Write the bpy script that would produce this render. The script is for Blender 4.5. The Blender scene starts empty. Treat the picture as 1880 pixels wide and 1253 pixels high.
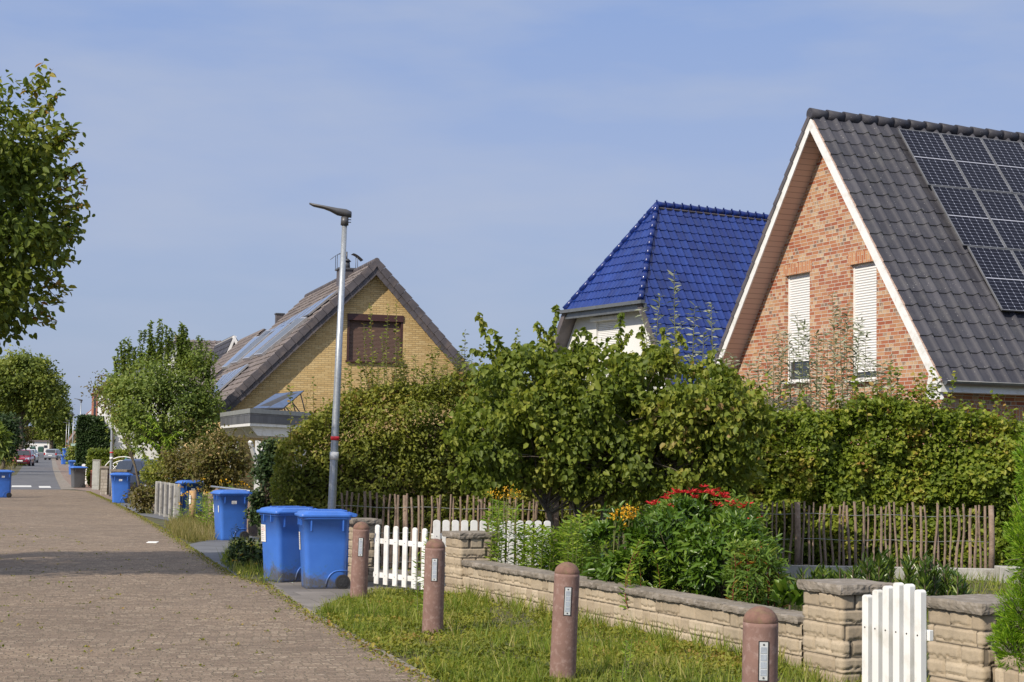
import bpy, bmesh, math, random
import numpy as np
from mathutils import Vector, Matrix, noise as mnoise
random.seed(7)
RNG = np.random.default_rng(11)
SC = bpy.context.scene
COL = SC.collection
# ---------------------------------------------------------------- camera
FPX, CXP, CYP, HC = 2900.0, 940.0, 626.5, 1.85
ROLL = math.radians(1.0)
PITCH = math.atan(208.0 / FPX)
_R0, _U0 = Vector((1, 0, 0)), Vector((0, -math.sin(PITCH), math.cos(PITCH)))
CF = Vector((0, math.cos(PITCH), math.sin(PITCH)))
CR = _R0 * math.cos(ROLL) + _U0 * math.sin(ROLL)
CU = _U0 * math.cos(ROLL) - _R0 * math.sin(ROLL)
CAMP = Vector((0, 0, HC))
cd = bpy.data.cameras.new('camera'); cam = bpy.data.objects.new('camera', cd); COL.objects.link(cam)
cd.sensor_width = 36.0; cd.lens = 36.0 * FPX / 1880.0; cd.clip_end = 3000; cd.clip_start = 0.1
m = Matrix((CR, CU, -CF)).transposed().to_4x4(); m.translation = CAMP
cam.matrix_world = m
SC.camera = cam
# ---------------------------------------------------------------- sun and sky
SUN_EL = math.radians(37.0)
SUN_H = Vector((-0.66, -0.75, 0)).normalized()
SUN_DIR = Vector((SUN_H.x * math.cos(SUN_EL), SUN_H.y * math.cos(SUN_EL), math.sin(SUN_EL)))
sd = bpy.data.lights.new('sun', 'SUN'); sd.energy = 4.8; sd.angle = math.radians(0.6); sd.color = (1.0, 0.90, 0.76)
so = bpy.data.objects.new('sun', sd); COL.objects.link(so)
so.rotation_euler = SUN_DIR.to_track_quat('Z', 'Y').to_euler()
W = bpy.data.worlds.new("World"); SC.world = W; W.use_nodes = True
nt = W.node_tree; nt.nodes.clear()
sky = nt.nodes.new('ShaderNodeTexSky'); sky.sky_type = 'NISHITA'; sky.sun_disc = False
sky.sun_elevation = SUN_EL; sky.sun_rotation = math.atan2(SUN_H.x, SUN_H.y)
sky.air_density = 1.0; sky.dust_density = 1.2; sky.ozone_density = 2.5
tcw = nt.nodes.new('ShaderNodeTexCoord'); L = nt.links.new
spw = nt.nodes.new('ShaderNodeSeparateXYZ'); L(tcw.outputs['Generated'], spw.inputs[0])
# hazy late summer air: lavender blue, paler low down
rw = nt.nodes.new('ShaderNodeValToRGB'); L(spw.outputs[2], rw.inputs[0])
for e, (p, c) in zip([rw.color_ramp.elements[0], rw.color_ramp.elements[1]] + [rw.color_ramp.elements.new(.1) for _ in range(3)],
    ((0.0, (.33, .40, .565)), (1.0, (.13, .23, .55)), (0.07, (.365, .45, .64)), (0.17, (.37, .46, .70)), (0.30, (.275, .40, .72)))):
    e.position = p; e.color = (*c, 1)
mpw = nt.nodes.new('ShaderNodeMapping'); mpw.inputs['Scale'].default_value = (2.0, 2.0, 8.0); mpw.inputs['Rotation'].default_value = (0.05, 0.25, 0)
nzw = nt.nodes.new('ShaderNodeTexNoise'); nzw.inputs['Scale'].default_value = 2.6; nzw.inputs['Detail'].default_value = 6; nzw.inputs['Roughness'].default_value = 0.5
rmw = nt.nodes.new('ShaderNodeMapRange'); rmw.inputs[1].default_value = 0.42; rmw.inputs[2].default_value = 0.75; rmw.inputs[3].default_value = 0.0; rmw.inputs[4].default_value = 0.75
sc_ = nt.nodes.new('ShaderNodeVectorMath'); sc_.operation = 'SCALE'; sc_.inputs[3].default_value = 10.2
mx1 = nt.nodes.new('ShaderNodeMix'); mx1.data_type = 'RGBA'; mx1.inputs[0].default_value = 0.86
cl = nt.nodes.new('ShaderNodeMix'); cl.data_type = 'RGBA'; cl.inputs[7].default_value = (4.5, 5.15, 6.7, 1)
bg = nt.nodes.new('ShaderNodeBackground'); bg.inputs[1].default_value = 0.1
ow = nt.nodes.new('ShaderNodeOutputWorld')
L(rw.outputs[0], sc_.inputs[0]); L(sky.outputs[0], mx1.inputs[6]); L(sc_.outputs[0], mx1.inputs[7])
L(tcw.outputs['Generated'], mpw.inputs[0]); L(mpw.outputs[0], nzw.inputs[0]); L(nzw.outputs[0], rmw.inputs[0])
L(mx1.outputs[2], cl.inputs[6]); L(rmw.outputs[0], cl.inputs[0]); L(cl.outputs[2], bg.inputs[0]); L(bg.outputs[0], ow.inputs[0])
SC.view_settings.view_transform = 'Standard'; SC.view_settings.look = 'None'
SC.view_settings.exposure = 0.0; SC.view_settings.gamma = 1.0; SC.view_settings.use_curve_mapping = False
SC.cycles.max_bounces = 6; SC.cycles.diffuse_bounces = 3; SC.cycles.transmission_bounces = 3

# ---------------------------------------------------------------- photo measuring helpers
def ray(px, py): return CF * FPX + CR * (px - CXP) - CU * (py - CYP)
def V(px, py, Y):
    r = ray(px, py); return CAMP + r * (Y / r.y)
def G(px, py, z=0.0):
    r = ray(px, py); return CAMP + r * ((z - HC) / r.z)
def RP(px, py, p0, n):
    r = ray(px, py); return CAMP + r * ((Vector(p0) - CAMP).dot(n) / r.dot(n))
def V3(*a): return Vector(a)
ZUP = Vector((0, 0, 1))

# ---------------------------------------------------------------- material helpers
class NT:
    def __init__(s, name):
        s.m = bpy.data.materials.new(name); s.m.use_nodes = True; s.t = s.m.node_tree; s.t.nodes.clear()
        s.out = s.n('ShaderNodeOutputMaterial')
    def n(s, t, **kw):
        x = s.t.nodes.new(t)
        for k, v in kw.items(): setattr(x, k, v)
        return x
    def l(s, a, b): s.t.links.new(a, b)
    def math(s, op, a, b=None, clamp=False):
        x = s.n('ShaderNodeMath', operation=op, use_clamp=clamp)
        for i, v in enumerate((a, b)):
            if v is None: continue
            if isinstance(v, (int, float)): x.inputs[i].default_value = v
            else: s.l(v, x.inputs[i])
        return x.outputs[0]
    def mix(s, f, a, b, mode='MIX'):
        x = s.n('ShaderNodeMix', data_type='RGBA', blend_type=mode)
        for i, v in ((0, f), (6, a), (7, b)):
            if isinstance(v, (int, float)): x.inputs[i].default_value = v
            elif isinstance(v, (tuple, list)): x.inputs[i].default_value = (*v[:3], 1)
            else: s.l(v, x.inputs[i])
        return x.outputs[2]
    def ramp(s, f, stops, interp='LINEAR'):
        x = s.n('ShaderNodeValToRGB'); cr = x.color_ramp; cr.interpolation = interp
        while len(cr.elements) < len(stops): cr.elements.new(0.5)
        for e, (p, c) in zip(cr.elements, stops):
            e.position = p; e.color = (*c[:3], 1)
        s.l(f, x.inputs[0]); return x.outputs[0]
    def noise(s, vec, scale, detail=4, rough=0.55):
        x = s.n('ShaderNodeTexNoise'); x.inputs['Scale'].default_value = scale; x.inputs['Detail'].default_value = detail
        x.inputs['Roughness'].default_value = rough
        if vec is not None: s.l(vec, x.inputs[0])
        return x.outputs[0]
    def mr(s, v, a, b, c=0.0, d=1.0):
        x = s.n('ShaderNodeMapRange'); s.l(v, x.inputs[0])
        for i, q in enumerate((a, b, c, d)): x.inputs[i + 1].default_value = q
        return x.outputs[0]
    def pr(s, color, rough=0.7, metal=0.0, bump=None, bstr=0.3, bdist=0.01, spec=None, coat=0):
        p = s.n('ShaderNodeBsdfPrincipled')
        if isinstance(color, (tuple, list)): p.inputs['Base Color'].default_value = (*color[:3], 1)
        else: s.l(color, p.inputs['Base Color'])
        if isinstance(rough, (int, float)): p.inputs['Roughness'].default_value = rough
        else: s.l(rough, p.inputs['Roughness'])
        p.inputs['Metallic'].default_value = metal
        if spec is not None: p.inputs['Specular IOR Level'].default_value = spec
        if coat: p.inputs['Coat Weight'].default_value = coat; p.inputs['Coat Roughness'].default_value = 0.05
        if bump is not None:
            b = s.n('ShaderNodeBump'); b.inputs['Strength'].default_value = bstr; b.inputs['Distance'].default_value = bdist
            s.l(bump, b.inputs['Height']); s.l(b.outputs[0], p.inputs['Normal'])
        return p.outputs[0]
    def done(s, sh):
        s.l(sh, s.out.inputs[0]); return s.m

def simple(name, c, rough=0.6, metal=0.0, var=0.15, scale=6.0, bstr=0.0, spec=None, coat=0, scale2=None, c2=None):
    t = NT(name); tc = t.n('ShaderNodeTexCoord')
    f = t.noise(tc.outputs['Object'], scale, 5)
    lo = tuple(x * (1 - var) for x in c); hi = tuple(min(1, x * (1 + var)) for x in c)
    col = t.ramp(f, [(0.3, lo), (0.7, hi)])
    if c2 is not None:
        f2 = t.mr(t.noise(tc.outputs['Object'], scale2 or scale * 2, 6, 0.65), 0.5, 0.7)
        col = t.mix(f2, col, c2)
    b = t.noise(tc.outputs['Object'], scale * 6, 3) if bstr else None
    return t.done(t.pr(col, rough, metal, b, bstr, 0.01, spec, coat))

def brick_mat(name, w, h, mort, stops, mcol, bstr=0.6, rough=0.85, rand_row=True, rot=False, streak=0.0, bdist=0.006, dirt=0.2, grain=0.0):
    """bricks laid over the UV map, which is in metres"""
    t = NT(name); tc = t.n('ShaderNodeTexCoord'); sp = t.n('ShaderNodeSeparateXYZ'); t.l(tc.outputs['UV'], sp.inputs[0])
    U, Vv = (sp.outputs[1], sp.outputs[0]) if rot else (sp.outputs[0], sp.outputs[1])
    rv = t.math('DIVIDE', Vv, h); row = t.math('FLOOR', rv); fv = t.math('FRACT', rv)
    wn = t.n('ShaderNodeTexWhiteNoise', noise_dimensions='1D'); t.l(row, wn.inputs['W'])
    off = wn.outputs[0] if rand_row else t.math('MULTIPLY', row, 0.5)
    ru = t.math('ADD', t.math('DIVIDE', U, w), off); cu = t.math('FLOOR', ru); fu = t.math('FRACT', ru)
    cb = t.n('ShaderNodeCombineXYZ'); t.l(cu, cb.inputs[0]); t.l(row, cb.inputs[1])
    w2 = t.n('ShaderNodeTexWhiteNoise', noise_dimensions='3D'); t.l(cb.outputs[0], w2.inputs[0])
    rnd = w2.outputs[0]
    if rand_row:  # a third of the bricks are pairs of headers
        hd = t.math('GREATER_THAN', rnd, 0.62)
        fu2 = t.math('FRACT', t.math('MULTIPLY', fu, 2)); half = t.math('FLOOR', t.math('MULTIPLY', fu, 2))
        e1 = t.math('MINIMUM', fu, t.math('SUBTRACT', 1, fu))
        e2 = t.math('MULTIPLY', t.math('MINIMUM', fu2, t.math('SUBTRACT', 1, fu2)), 0.5)
        mx = t.n('ShaderNodeMix'); t.l(hd, mx.inputs[0]); t.l(e1, mx.inputs[2]); t.l(e2, mx.inputs[3]); eu = mx.outputs[0]
        cb2 = t.n('ShaderNodeCombineXYZ'); t.l(cu, cb2.inputs[0]); t.l(row, cb2.inputs[1]); t.l(t.math('MULTIPLY', half, hd), cb2.inputs[2])
        w3 = t.n('ShaderNodeTexWhiteNoise', noise_dimensions='3D'); t.l(cb2.outputs[0], w3.inputs[0]); rnd = w3.outputs[0]
    else:
        eu = t.math('MINIMUM', fu, t.math('SUBTRACT', 1, fu))
    ev = t.math('MINIMUM', fv, t.math('SUBTRACT', 1, fv))
    du = t.math('MULTIPLY', eu, w); dv = t.math('MULTIPLY', ev, h); dd = t.math('MINIMUM', du, dv)
    nz = t.noise(tc.outputs['UV'], 60, 3); dd = t.math('ADD', dd, t.math('MULTIPLY', t.math('SUBTRACT', nz, 0.5), mort * 0.5))
    mask = t.mr(dd, mort * 0.5 - mort * 0.15, mort * 0.5 + mort * 0.2)
    if streak:
        mp = t.n('ShaderNodeMapping'); mp.inputs['Scale'].default_value = (55, 6, 1); t.l(tc.outputs['UV'], mp.inputs[0])
        s1 = t.noise(mp.outputs[0], 1.0, 3, 0.7)
        rnd = t.math('ADD', rnd, t.math('MULTIPLY', t.math('SUBTRACT', s1, 0.5), streak), True)
    col = t.ramp(rnd, stops)
    g = t.noise(tc.outputs['UV'], 1.3, 5); col = t.mix(t.mr(g, 0.35, 0.7, 0.0, dirt), col, tuple(x * 0.45 for x in mcol))
    fine = t.noise(tc.outputs['UV'], 45, 4); col = t.mix(t.mr(fine, 0.3, 0.7, 0.0, 0.22), col, (0.05, 0.04, 0.03))
    if grain:
        big = t.noise(tc.outputs['UV'], .32, 6, .6); col = t.mix(1.0, col, t.ramp(big, [(.3, (.80, .78, .76)), (.5, (1, 1, 1)), (.7, (1.14, 1.12, 1.08))]), 'MULTIPLY')
        gr1 = t.noise(tc.outputs['UV'], 38, 2, .8); col = t.mix(1.0, col, t.ramp(gr1, [(.32, (1 - grain,) * 3), (.5, (1, 1, 1)), (.68, (1 + grain,) * 3)]), 'MULTIPLY')
    col = t.mix(mask, mcol, col)
    hgt = t.math('ADD', mask, t.math('MULTIPLY', fine, 0.35))
    return t.done(t.pr(col, rough, 0, hgt, bstr, bdist))

def leaf_mat(name, stops, trans=0.35, rough=0.55, spec=0.35, tr_boost=1.5):
    t = NT(name); at = t.n('ShaderNodeAttribute'); at.attribute_name = 'tone'
    col = t.ramp(at.outputs['Fac'], stops)
    p = t.n('ShaderNodeBsdfPrincipled'); t.l(col, p.inputs['Base Color']); p.inputs['Roughness'].default_value = rough
    p.inputs['Specular IOR Level'].default_value = spec
    tr = t.n('ShaderNodeBsdfTranslucent'); t.l(t.mix(1.0, col, (tr_boost, tr_boost, tr_boost * 0.6), 'MULTIPLY'), tr.inputs[0])
    mx = t.n('ShaderNodeMixShader'); mx.inputs[0].default_value = trans
    t.l(p.outputs[0], mx.inputs[1]); t.l(tr.outputs[0], mx.inputs[2])
    return t.done(mx.outputs[0])

# ---------------------------------------------------------------- mesh helpers
class MB:
    def __init__(s): s.v = []; s.f = []; s.mi = []; s.cm = 0; s.sm = []; s.smooth = False
    def add(s, vs, fs):
        b = len(s.v); s.v += [tuple(p) for p in vs]
        for f in fs:
            s.f.append([b + i for i in f]); s.mi.append(s.cm); s.sm.append(s.smooth)
        return s
    def quad(s, *p): return s.add(p, [list(range(len(p)))])
    def box(s, c, d, rz=0.0, ax=None):
        """centre c, full sizes d, axes ax=(X,Y,Z) or turned by rz"""
        if ax is None:
            ax = (V3(math.cos(rz), math.sin(rz), 0), V3(-math.sin(rz), math.cos(rz), 0), ZUP)
        c = Vector(c); h = [ax[i] * (d[i] / 2) for i in range(3)]
        vs = [c + h[0] * a + h[1] * b + h[2] * e for a in (-1, 1) for b in (-1, 1) for e in (-1, 1)]
        return s.add(vs, [(0, 1, 3, 2), (4, 6, 7, 5), (0, 4, 5, 1), (2, 3, 7, 6), (0, 2, 6, 4), (1, 5, 7, 3)])
    def beam(s, a, b, w, h, up=ZUP):
        a, b = Vector(a), Vector(b); d = (b - a); L = d.length; d.normalize()
        x = d.cross(up); 
        if x.length < 1e-5: x = d.cross(V3(1, 0, 0))
        x.normalize(); u = x.cross(d)
        return s.box((a + b) / 2, (L, w, h), ax=(d, x, u))
    def prism(s, pts, ext):
        pts = [Vector(p) for p in pts]; ext = Vector(ext); n = len(pts)
        nn = sum(((pts[i] - pts[0]).cross(pts[(i + 1) % n] - pts[0]) for i in range(n)), Vector())
        if nn.dot(ext) > 0: pts = pts[::-1]
        return s.add(pts + [p + ext for p in pts], [list(range(n)), [2 * n - 1 - i for i in range(n)]] +
                     [[(i + 1) % n, i, n + i, n + (i + 1) % n] for i in range(n)])
    def tube(s, path, rad, n=8, cap=True):
        path = [Vector(p) for p in path]
        if isinstance(rad, (int, float)): rad = [rad] * len(path)
        rings = []; ref = None
        for i, p in enumerate(path):
            d = (path[min(i + 1, len(path) - 1)] - path[max(i - 1, 0)]).normalized()
            if ref is None: ref = d.cross(V3(0.31, 0.87, 0.13) if abs(d.z) > .7 else ZUP).normalized()
            x = (ref - d * ref.dot(d)).normalized(); ref = x; y = d.cross(x)
            rings.append([p + (x * math.cos(2 * math.pi * k / n) + y * math.sin(2 * math.pi * k / n)) * rad[i] for k in range(n)])
        vs = [q for r in rings for q in r]; fs = []
        for i in range(len(path) - 1):
            for k in range(n):
                fs.append((i * n + k, i * n + (k + 1) % n, (i + 1) * n + (k + 1) % n, (i + 1) * n + k))
        sm = s.smooth; s.smooth = True; s.add(vs, fs); s.smooth = sm
        if cap:
            b = len(s.v) - len(vs)
            for r, o in ((0, True), (len(path) - 1, False)):
                idx = [b + r * n + k for k in range(n)]
                s.f.append(idx[::-1] if o else idx); s.mi.append(s.cm); s.sm.append(False)
        return s
    def loft(s, rings, cap=True, closed=True):
        n = len(rings[0]); vs = [p for r in rings for p in r]; fs = []
        for i in range(len(rings) - 1):
            for k in range(n if closed else n - 1):
                fs.append((i * n + k, i * n + (k + 1) % n, (i + 1) * n + (k + 1) % n, (i + 1) * n + k))
        s.add(vs, fs)
        if cap:
            b = len(s.v) - len(vs)
            s.f.append([b + k for k in range(n)][::-1]); s.mi.append(s.cm); s.sm.append(False)
            s.f.append([b + (len(rings) - 1) * n + k for k in range(n)]); s.mi.append(s.cm); s.sm.append(False)
        return s

def np_mesh(name, vs, fs, tone=None, smooth=False):
    """vs (N,3), fs (M,k) arrays -> mesh"""
    me = bpy.data.meshes.new(name); vs = np.asarray(vs, dtype=np.float32); fs = np.asarray(fs, dtype=np.int32)
    me.vertices.add(len(vs)); me.vertices.foreach_set('co', vs.ravel())
    k = fs.shape[1]; me.loops.add(fs.size); me.loops.foreach_set('vertex_index', fs.ravel())
    me.polygons.add(len(fs)); me.polygons.foreach_set('loop_start', np.arange(0, fs.size, k, dtype=np.int32))
    if smooth: me.polygons.foreach_set('use_smooth', np.ones(len(fs), dtype=bool))
    me.update(calc_edges=True)
    if tone is not None:
        a = me.attributes.new('tone', 'FLOAT', 'FACE'); a.data.foreach_set('value', np.asarray(tone, dtype=np.float32))
    return me

def auto_uv(me):
    uv = me.uv_layers.new(name='UVMap').data
    for p in me.polygons:
        n = p.normal
        if abs(n.z) > 0.995: t, b = V3(1, 0, 0), V3(0, 1, 0)
        else:
            t = ZUP.cross(n).normalized(); b = n.cross(t)
        for li in p.loop_indices:
            co = me.vertices[me.loops[li].vertex_index].co
            uv[li].uv = (co.dot(t), co.dot(b))

def obj(name, mb, mats, parent=None, world=False, bevel=0.0, uv=False, fix=False):
    """links one mesh object; world=True: vertices are in world space"""
    if isinstance(mb, MB):
        me = bpy.data.meshes.new(name); me.from_pydata(mb.v, [], mb.f); me.update()
        for i, p in enumerate(me.polygons): p.use_smooth = mb.sm[i]; p.material_index = mb.mi[i]
    else: me = mb
    if fix:
        bm = bmesh.new(); bm.from_mesh(me); bmesh.ops.recalc_face_normals(bm, faces=bm.faces); bm.to_mesh(me); bm.free()
    if uv: auto_uv(me)
    for mm in (mats if isinstance(mats, (list, tuple)) else [mats]): me.materials.append(mm)
    o = bpy.data.objects.new(name, me); COL.objects.link(o)
    if parent is not None:
        o.parent = parent
        if world: me.transform(Matrix.Translation(-parent.location))
    if bevel:
        md = o.modifiers.new('bevel', 'BEVEL'); md.width = bevel; md.segments = 2; md.limit_method = 'ANGLE'; md.angle_limit = math.radians(40)
    return o
def tag(o, label, cat, group=None):
    o['label'] = label; o['category'] = cat
    if group: o['group'] = group
    return o
def thing(name, label, cat, loc=(0, 0, 0), rz=0.0, group=None):
    o = bpy.data.objects.new(name, None); COL.objects.link(o); o.empty_display_size = 0.2
    o.location = Vector(loc); o.rotation_euler = (0, 0, rz); return tag(o, label, cat, group)
def struct(o): o['kind'] = 'structure'; return o
def dup(root, label, loc=None, rz=None, scale=None, group=None):
    r = root.copy(); COL.objects.link(r); r['label'] = label
    if loc is not None: r.location = Vector(loc)
    if rz is not None: r.rotation_euler = (0, 0, rz)
    if scale is not None: r.scale = scale if isinstance(scale, tuple) else (scale,) * 3
    if group: r['group'] = group
    for ch in list(root.children):
        c = ch.copy(); COL.objects.link(c); c.parent = r
        for g in list(ch.children):
            d = g.copy(); COL.objects.link(d); d.parent = c
    return r

# ---------------------------------------------------------------- numpy noise and leaves
def vnoise(p, seed=0):
    p = np.asarray(p, dtype=np.float64); i = np.floor(p).astype(np.int64); f = p - i; f = f * f * (3 - 2 * f)
    def h(a, b, c):
        n = (a * 374761393 + b * 668265263 + c * 2147483647 + seed * 1442695) & 0xFFFFFFFF
        n = ((n ^ (n >> 13)) * 1274126177) & 0xFFFFFFFF
        return ((n ^ (n >> 16)) & 0xFFFF) / 65535.0
    r = 0
    for a in (0, 1):
        for b in (0, 1):
            for c in (0, 1):
                w = (f[:, 0] if a else 1 - f[:, 0]) * (f[:, 1] if b else 1 - f[:, 1]) * (f[:, 2] if c else 1 - f[:, 2])
                r = r + w * h(i[:, 0] + a, i[:, 1] + b, i[:, 2] + c)
    return r
def fbm(p, seed=0): return (vnoise(p, seed) + 0.5 * vnoise(p * 2.1, seed + 1) + 0.25 * vnoise(p * 4.3, seed + 2)) / 1.75
def unit(a): return a / np.maximum(np.linalg.norm(a, axis=1, keepdims=True), 1e-9)

TPL = {
    'oval': (np.array([[0, 0, 0], [.28, .26, .08], [.70, .23, .04], [1, 0, -.14], [.70, -.24, .05], [.28, -.26, .07]]), [(0, 1, 2, 3), (0, 3, 4, 5)]),
    'round': (np.array([[0, 0, 0], [.22, .36, .13], [.64, .33, .08], [1, 0, -.22], [.66, -.34, .10], [.20, -.35, .11]]), [(0, 1, 2, 3), (0, 3, 4, 5)]),
    'narrow': (np.array([[0, 0, 0], [.3, .11, .02], [.65, .09, .0], [1, 0, -.10], [.65, -.09, .0], [.3, -.11, .02]]), [(0, 1, 2, 3), (0, 3, 4, 5)]),
    'lance': (np.array([[0, 0, 0], [.3, .17, .05], [.68, .15, .03], [1, 0, -.12], [.68, -.15, .03], [.3, -.17, .05]]), [(0, 1, 2, 3), (0, 3, 4, 5)]),
    'diamond': (np.array([[0, 0, 0], [.5, .34, .03], [1, 0, -.08], [.5, -.34, .03]]), [(0, 1, 2, 3)]),
    'needle': (np.array([[0, .04, 0], [.6, .07, 0], [1, 0, -.05], [.5, -.08, 0]]), [(0, 1, 2, 3)]),
}
def leaves_mesh(name, P, size, tpl='oval', out=None, droop=0.3, upb=0.6, outb=0.5, svar=0.3, tone=None, axis=None, axj=0.6, sun=0.35):
    P = np.asarray(P, dtype=np.float64); N = len(P)
    T, F = TPL[tpl]
    rnd = unit(RNG.normal(size=(N, 3)))
    if axis is None: a = rnd.copy()
    else: a = np.asarray(axis) + axj * rnd
    a[:, 2] -= droop
    if out is not None: a = a + outb * out
    a = unit(a)
    n = unit(RNG.normal(size=(N, 3))) * 0.8
    n[:, 2] += upb
    n += np.array(SUN_DIR) * sun
    if out is not None: n = n + outb * out
    n = n - a * np.sum(n * a, axis=1, keepdims=True); n = unit(n); b = np.cross(n, a)
    s = size * (1 + svar * RNG.uniform(-1, 1, N)); s = s[:, None, None]
    k = len(T)
    vs = P[:, None, :] + s * (T[None, :, 0:1] * a[:, None, :] + T[None, :, 1:2] * b[:, None, :] + T[None, :, 2:3] * n[:, None, :])
    base = (np.arange(N) * k)[:, None, None]
    fs = (base + np.array(F)[None]).reshape(-1, len(F[0]))
    if tone is None: tone = RNG.uniform(0, 1, N)
    return np_mesh(name, vs.reshape(-1, 3), fs, np.repeat(tone, len(F)))
def mixtone(P, scale=0.5, w=0.45, seed=3):
    t = fbm(np.asarray(P) / scale, seed); t = np.clip((t - 0.25) * 2.0, 0, 1)
    return np.clip(w * t + (1 - w) * RNG.uniform(0, 1, len(P)), 0, 1)

def hedge_points(n, p0, p1, thick, z0, ztop, amp=0.25, cell=0.7, top=0.25, seed=0, depth=0.16, zn=0.3):
    """front = the side to the right of p0->p1 turned to the camera"""
    p0, p1 = np.array(p0[:2], float), np.array(p1[:2], float); d = p1 - p0; L = np.linalg.norm(d); d /= L
    nf = np.array([d[1], -d[0]])
    if nf[1] > 0: nf = -nf
    t = RNG.uniform(0, 1, n); u = t * L
    q = np.stack([u / cell, np.zeros(n), np.full(n, seed * 7.7)], 1)
    zt = np.interp(t, *zip(*ztop)) if not isinstance(ztop, (int, float)) else np.full(n, float(ztop))
    zt = zt + (fbm(q, seed) - 0.5) * 2 * zn
    istop = RNG.uniform(0, 1, n) < top
    z = z0 + (zt - z0) * RNG.uniform(0, 1, n) ** 0.9
    dep = RNG.exponential(depth, n)
    bump = (fbm(np.stack([u / cell, z / cell, np.full(n, seed * 3.3)], 1), seed + 5) - 0.5) * 2 * amp
    tap = np.clip((z - (zt - 0.45)) / 0.45, 0, 1) ** 2 * 0.35 * thick
    off = thick / 2 + bump - dep - tap
    zz = np.where(istop, zt - RNG.exponential(depth, n) + RNG.normal(0, .05, n), z)
    off = np.where(istop, RNG.uniform(-.5, .5, n) * thick, off)
    P = np.stack([p0[0] + d[0] * u + nf[0] * off, p0[1] + d[1] * u + nf[1] * off, zz], 1)
    O = np.where(istop[:, None], np.array([0, 0, 1.0]), np.array([nf[0], nf[1], 0.25]))
    return P, O

def clump_points(n, c, r, ncl, spread, shell=0.35, seed=0, zmin=None):
    c, r = np.array(c, float), np.array(r, float)
    d = unit(RNG.normal(size=(ncl, 3))); rad = RNG.uniform(shell, 1, ncl) ** 0.6
    cc = d * rad[:, None]
    w = RNG.uniform(0.5, 1.4, ncl); w /= w.sum(); idx = RNG.choice(ncl, n, p=w)
    sc = RNG.uniform(0.6, 1.3, ncl)
    P = c + cc[idx] * r + np.clip(RNG.normal(size=(n, 3)), -1.9, 1.9) * (spread * sc[idx])[:, None] * np.array([1, 1, .8])
    if zmin is not None: P = P[P[:, 2] > zmin]
    O = unit((P - c) / r)
    return P, O, c + cc * r

def add_shoot(base, tip, nleaf, L, bend=0.1, mb=None, r=0.006, lsz=0.08, start=0.15):
    """a thin stem with leaves set alternately along it; returns leaf points and directions"""
    base, tip = Vector(base), Vector(tip); side = Vector((random.uniform(-1, 1), random.uniform(-1, 1), 0)) * bend * (tip - base).length
    pts = []
    for i in range(6):
        t = i / 5; pts.append(base.lerp(tip, t) + side * math.sin(math.pi * t) * .6)
    if mb is not None: mb.tube(pts, [r * (1 - .75 * i / 5) for i in range(6)], 4, cap=False)
    for i in range(nleaf):
        t = start + (1 - start) * (i + random.random() * .6) / nleaf; k = min(4, int(t * 5)); f = t * 5 - k
        p = pts[k].lerp(pts[k + 1], f); ang = i * 2.4 + random.random()
        dr = Vector((math.cos(ang), math.sin(ang), 0.55)); L[0].append(tuple(p)); L[1].append(tuple(dr))

def branches(mb, base, top, targets, r0, n=6, wob=0.12, frac=(0.3, 0.8), k=6):
    """trunk from base to top, limbs to the targets"""
    base, top = Vector(base), Vector(top); path = []
    for i in range(7):
        t = i / 6; p = base.lerp(top, t) + Vector((random.uniform(-1, 1), random.uniform(-1, 1), 0)) * wob * (t > 0) ; path.append(p)
    mb.tube(path, [r0 * (1.25 if i == 0 else 1 - 0.11 * i) for i in range(7)], 9)
    for q in targets:
        q = Vector(q); t = random.uniform(*frac); a = base.lerp(top, t); kk = []
        for i in range(k):
            s = i / (k - 1); p = a.lerp(q, s); p.z += math.sin(math.pi * s) * 0.08 * (q - a).length
            p += Vector([random.uniform(-1, 1) for _ in range(3)]) * wob * .5 * (0 < i < k - 1); kk.append(p)
        mb.tube(kk, [r0 * .42 * (1 - t * .4) * (1 - .8 * i / (k - 1)) for i in range(k)], 5, cap=False)
# ================================================================ materials
M = {}
M['paver'] = brick_mat('paver', 0.17, 0.085, 0.010, [(0, (.205, .148, .106)), (.35, (.258, .190, .137)), (.7, (.30, .226, .163)), (1, (.37, .29, .215))], (.185, .148, .102), 1.0, 0.9, rand_row=True, bdist=0.014, dirt=.3, grain=.5)
M['asphalt'] = simple('asphalt', (.105, .108, .12), .85, var=.25, scale=.6, bstr=.2, c2=(.15, .145, .145), scale2=2)
M['slab'] = brick_mat('slab', 0.5, 0.5, 0.012, [(0, (.17, .155, .145)), (1, (.26, .235, .215))], (.11, .10, .08), 0.5, 0.9, rand_row=False, dirt=.4)
M['greyslab'] = simple('grey_paving', (.13, .135, .15), .85, var=.2, scale=2, bstr=.2)
M['kerb'] = simple('kerb', (.24, .21, .18), .9, var=.25, scale=3, bstr=.2, c2=(.10, .09, .05), scale2=8)
M['walkpaver'] = brick_mat('walk_paver', 0.2, 0.2, 0.012, [(0, (.21, .15, .125)), (1, (.32, .24, .20))], (.15, .125, .095), 0.5, 0.9, rand_row=False)
M['soil'] = simple('soil', (.085, .075, .035), .95, var=.5, scale=2.5, bstr=.6, c2=(.06, .09, .02), scale2=1.2)
M['paint'] = simple('road_paint', (.62, .62, .6), .7, var=.1)
M['white'] = simple('white_paint', (.78, .78, .77), .42, var=.04, scale=3, c2=(.62, .61, .56), scale2=5)
M['whitewall'] = simple('white_render', (.72, .72, .70), .8, var=.05, scale=1)
M['concrete'] = simple('concrete', (.40, .39, .365), .9, var=.2, scale=4, bstr=.3, c2=(.2, .19, .16), scale2=9)
M['galv'] = simple('galvanised_steel', (.44, .47, .50), .42, .65, var=.18, scale=30, c2=(.34, .37, .40), scale2=60)
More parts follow.
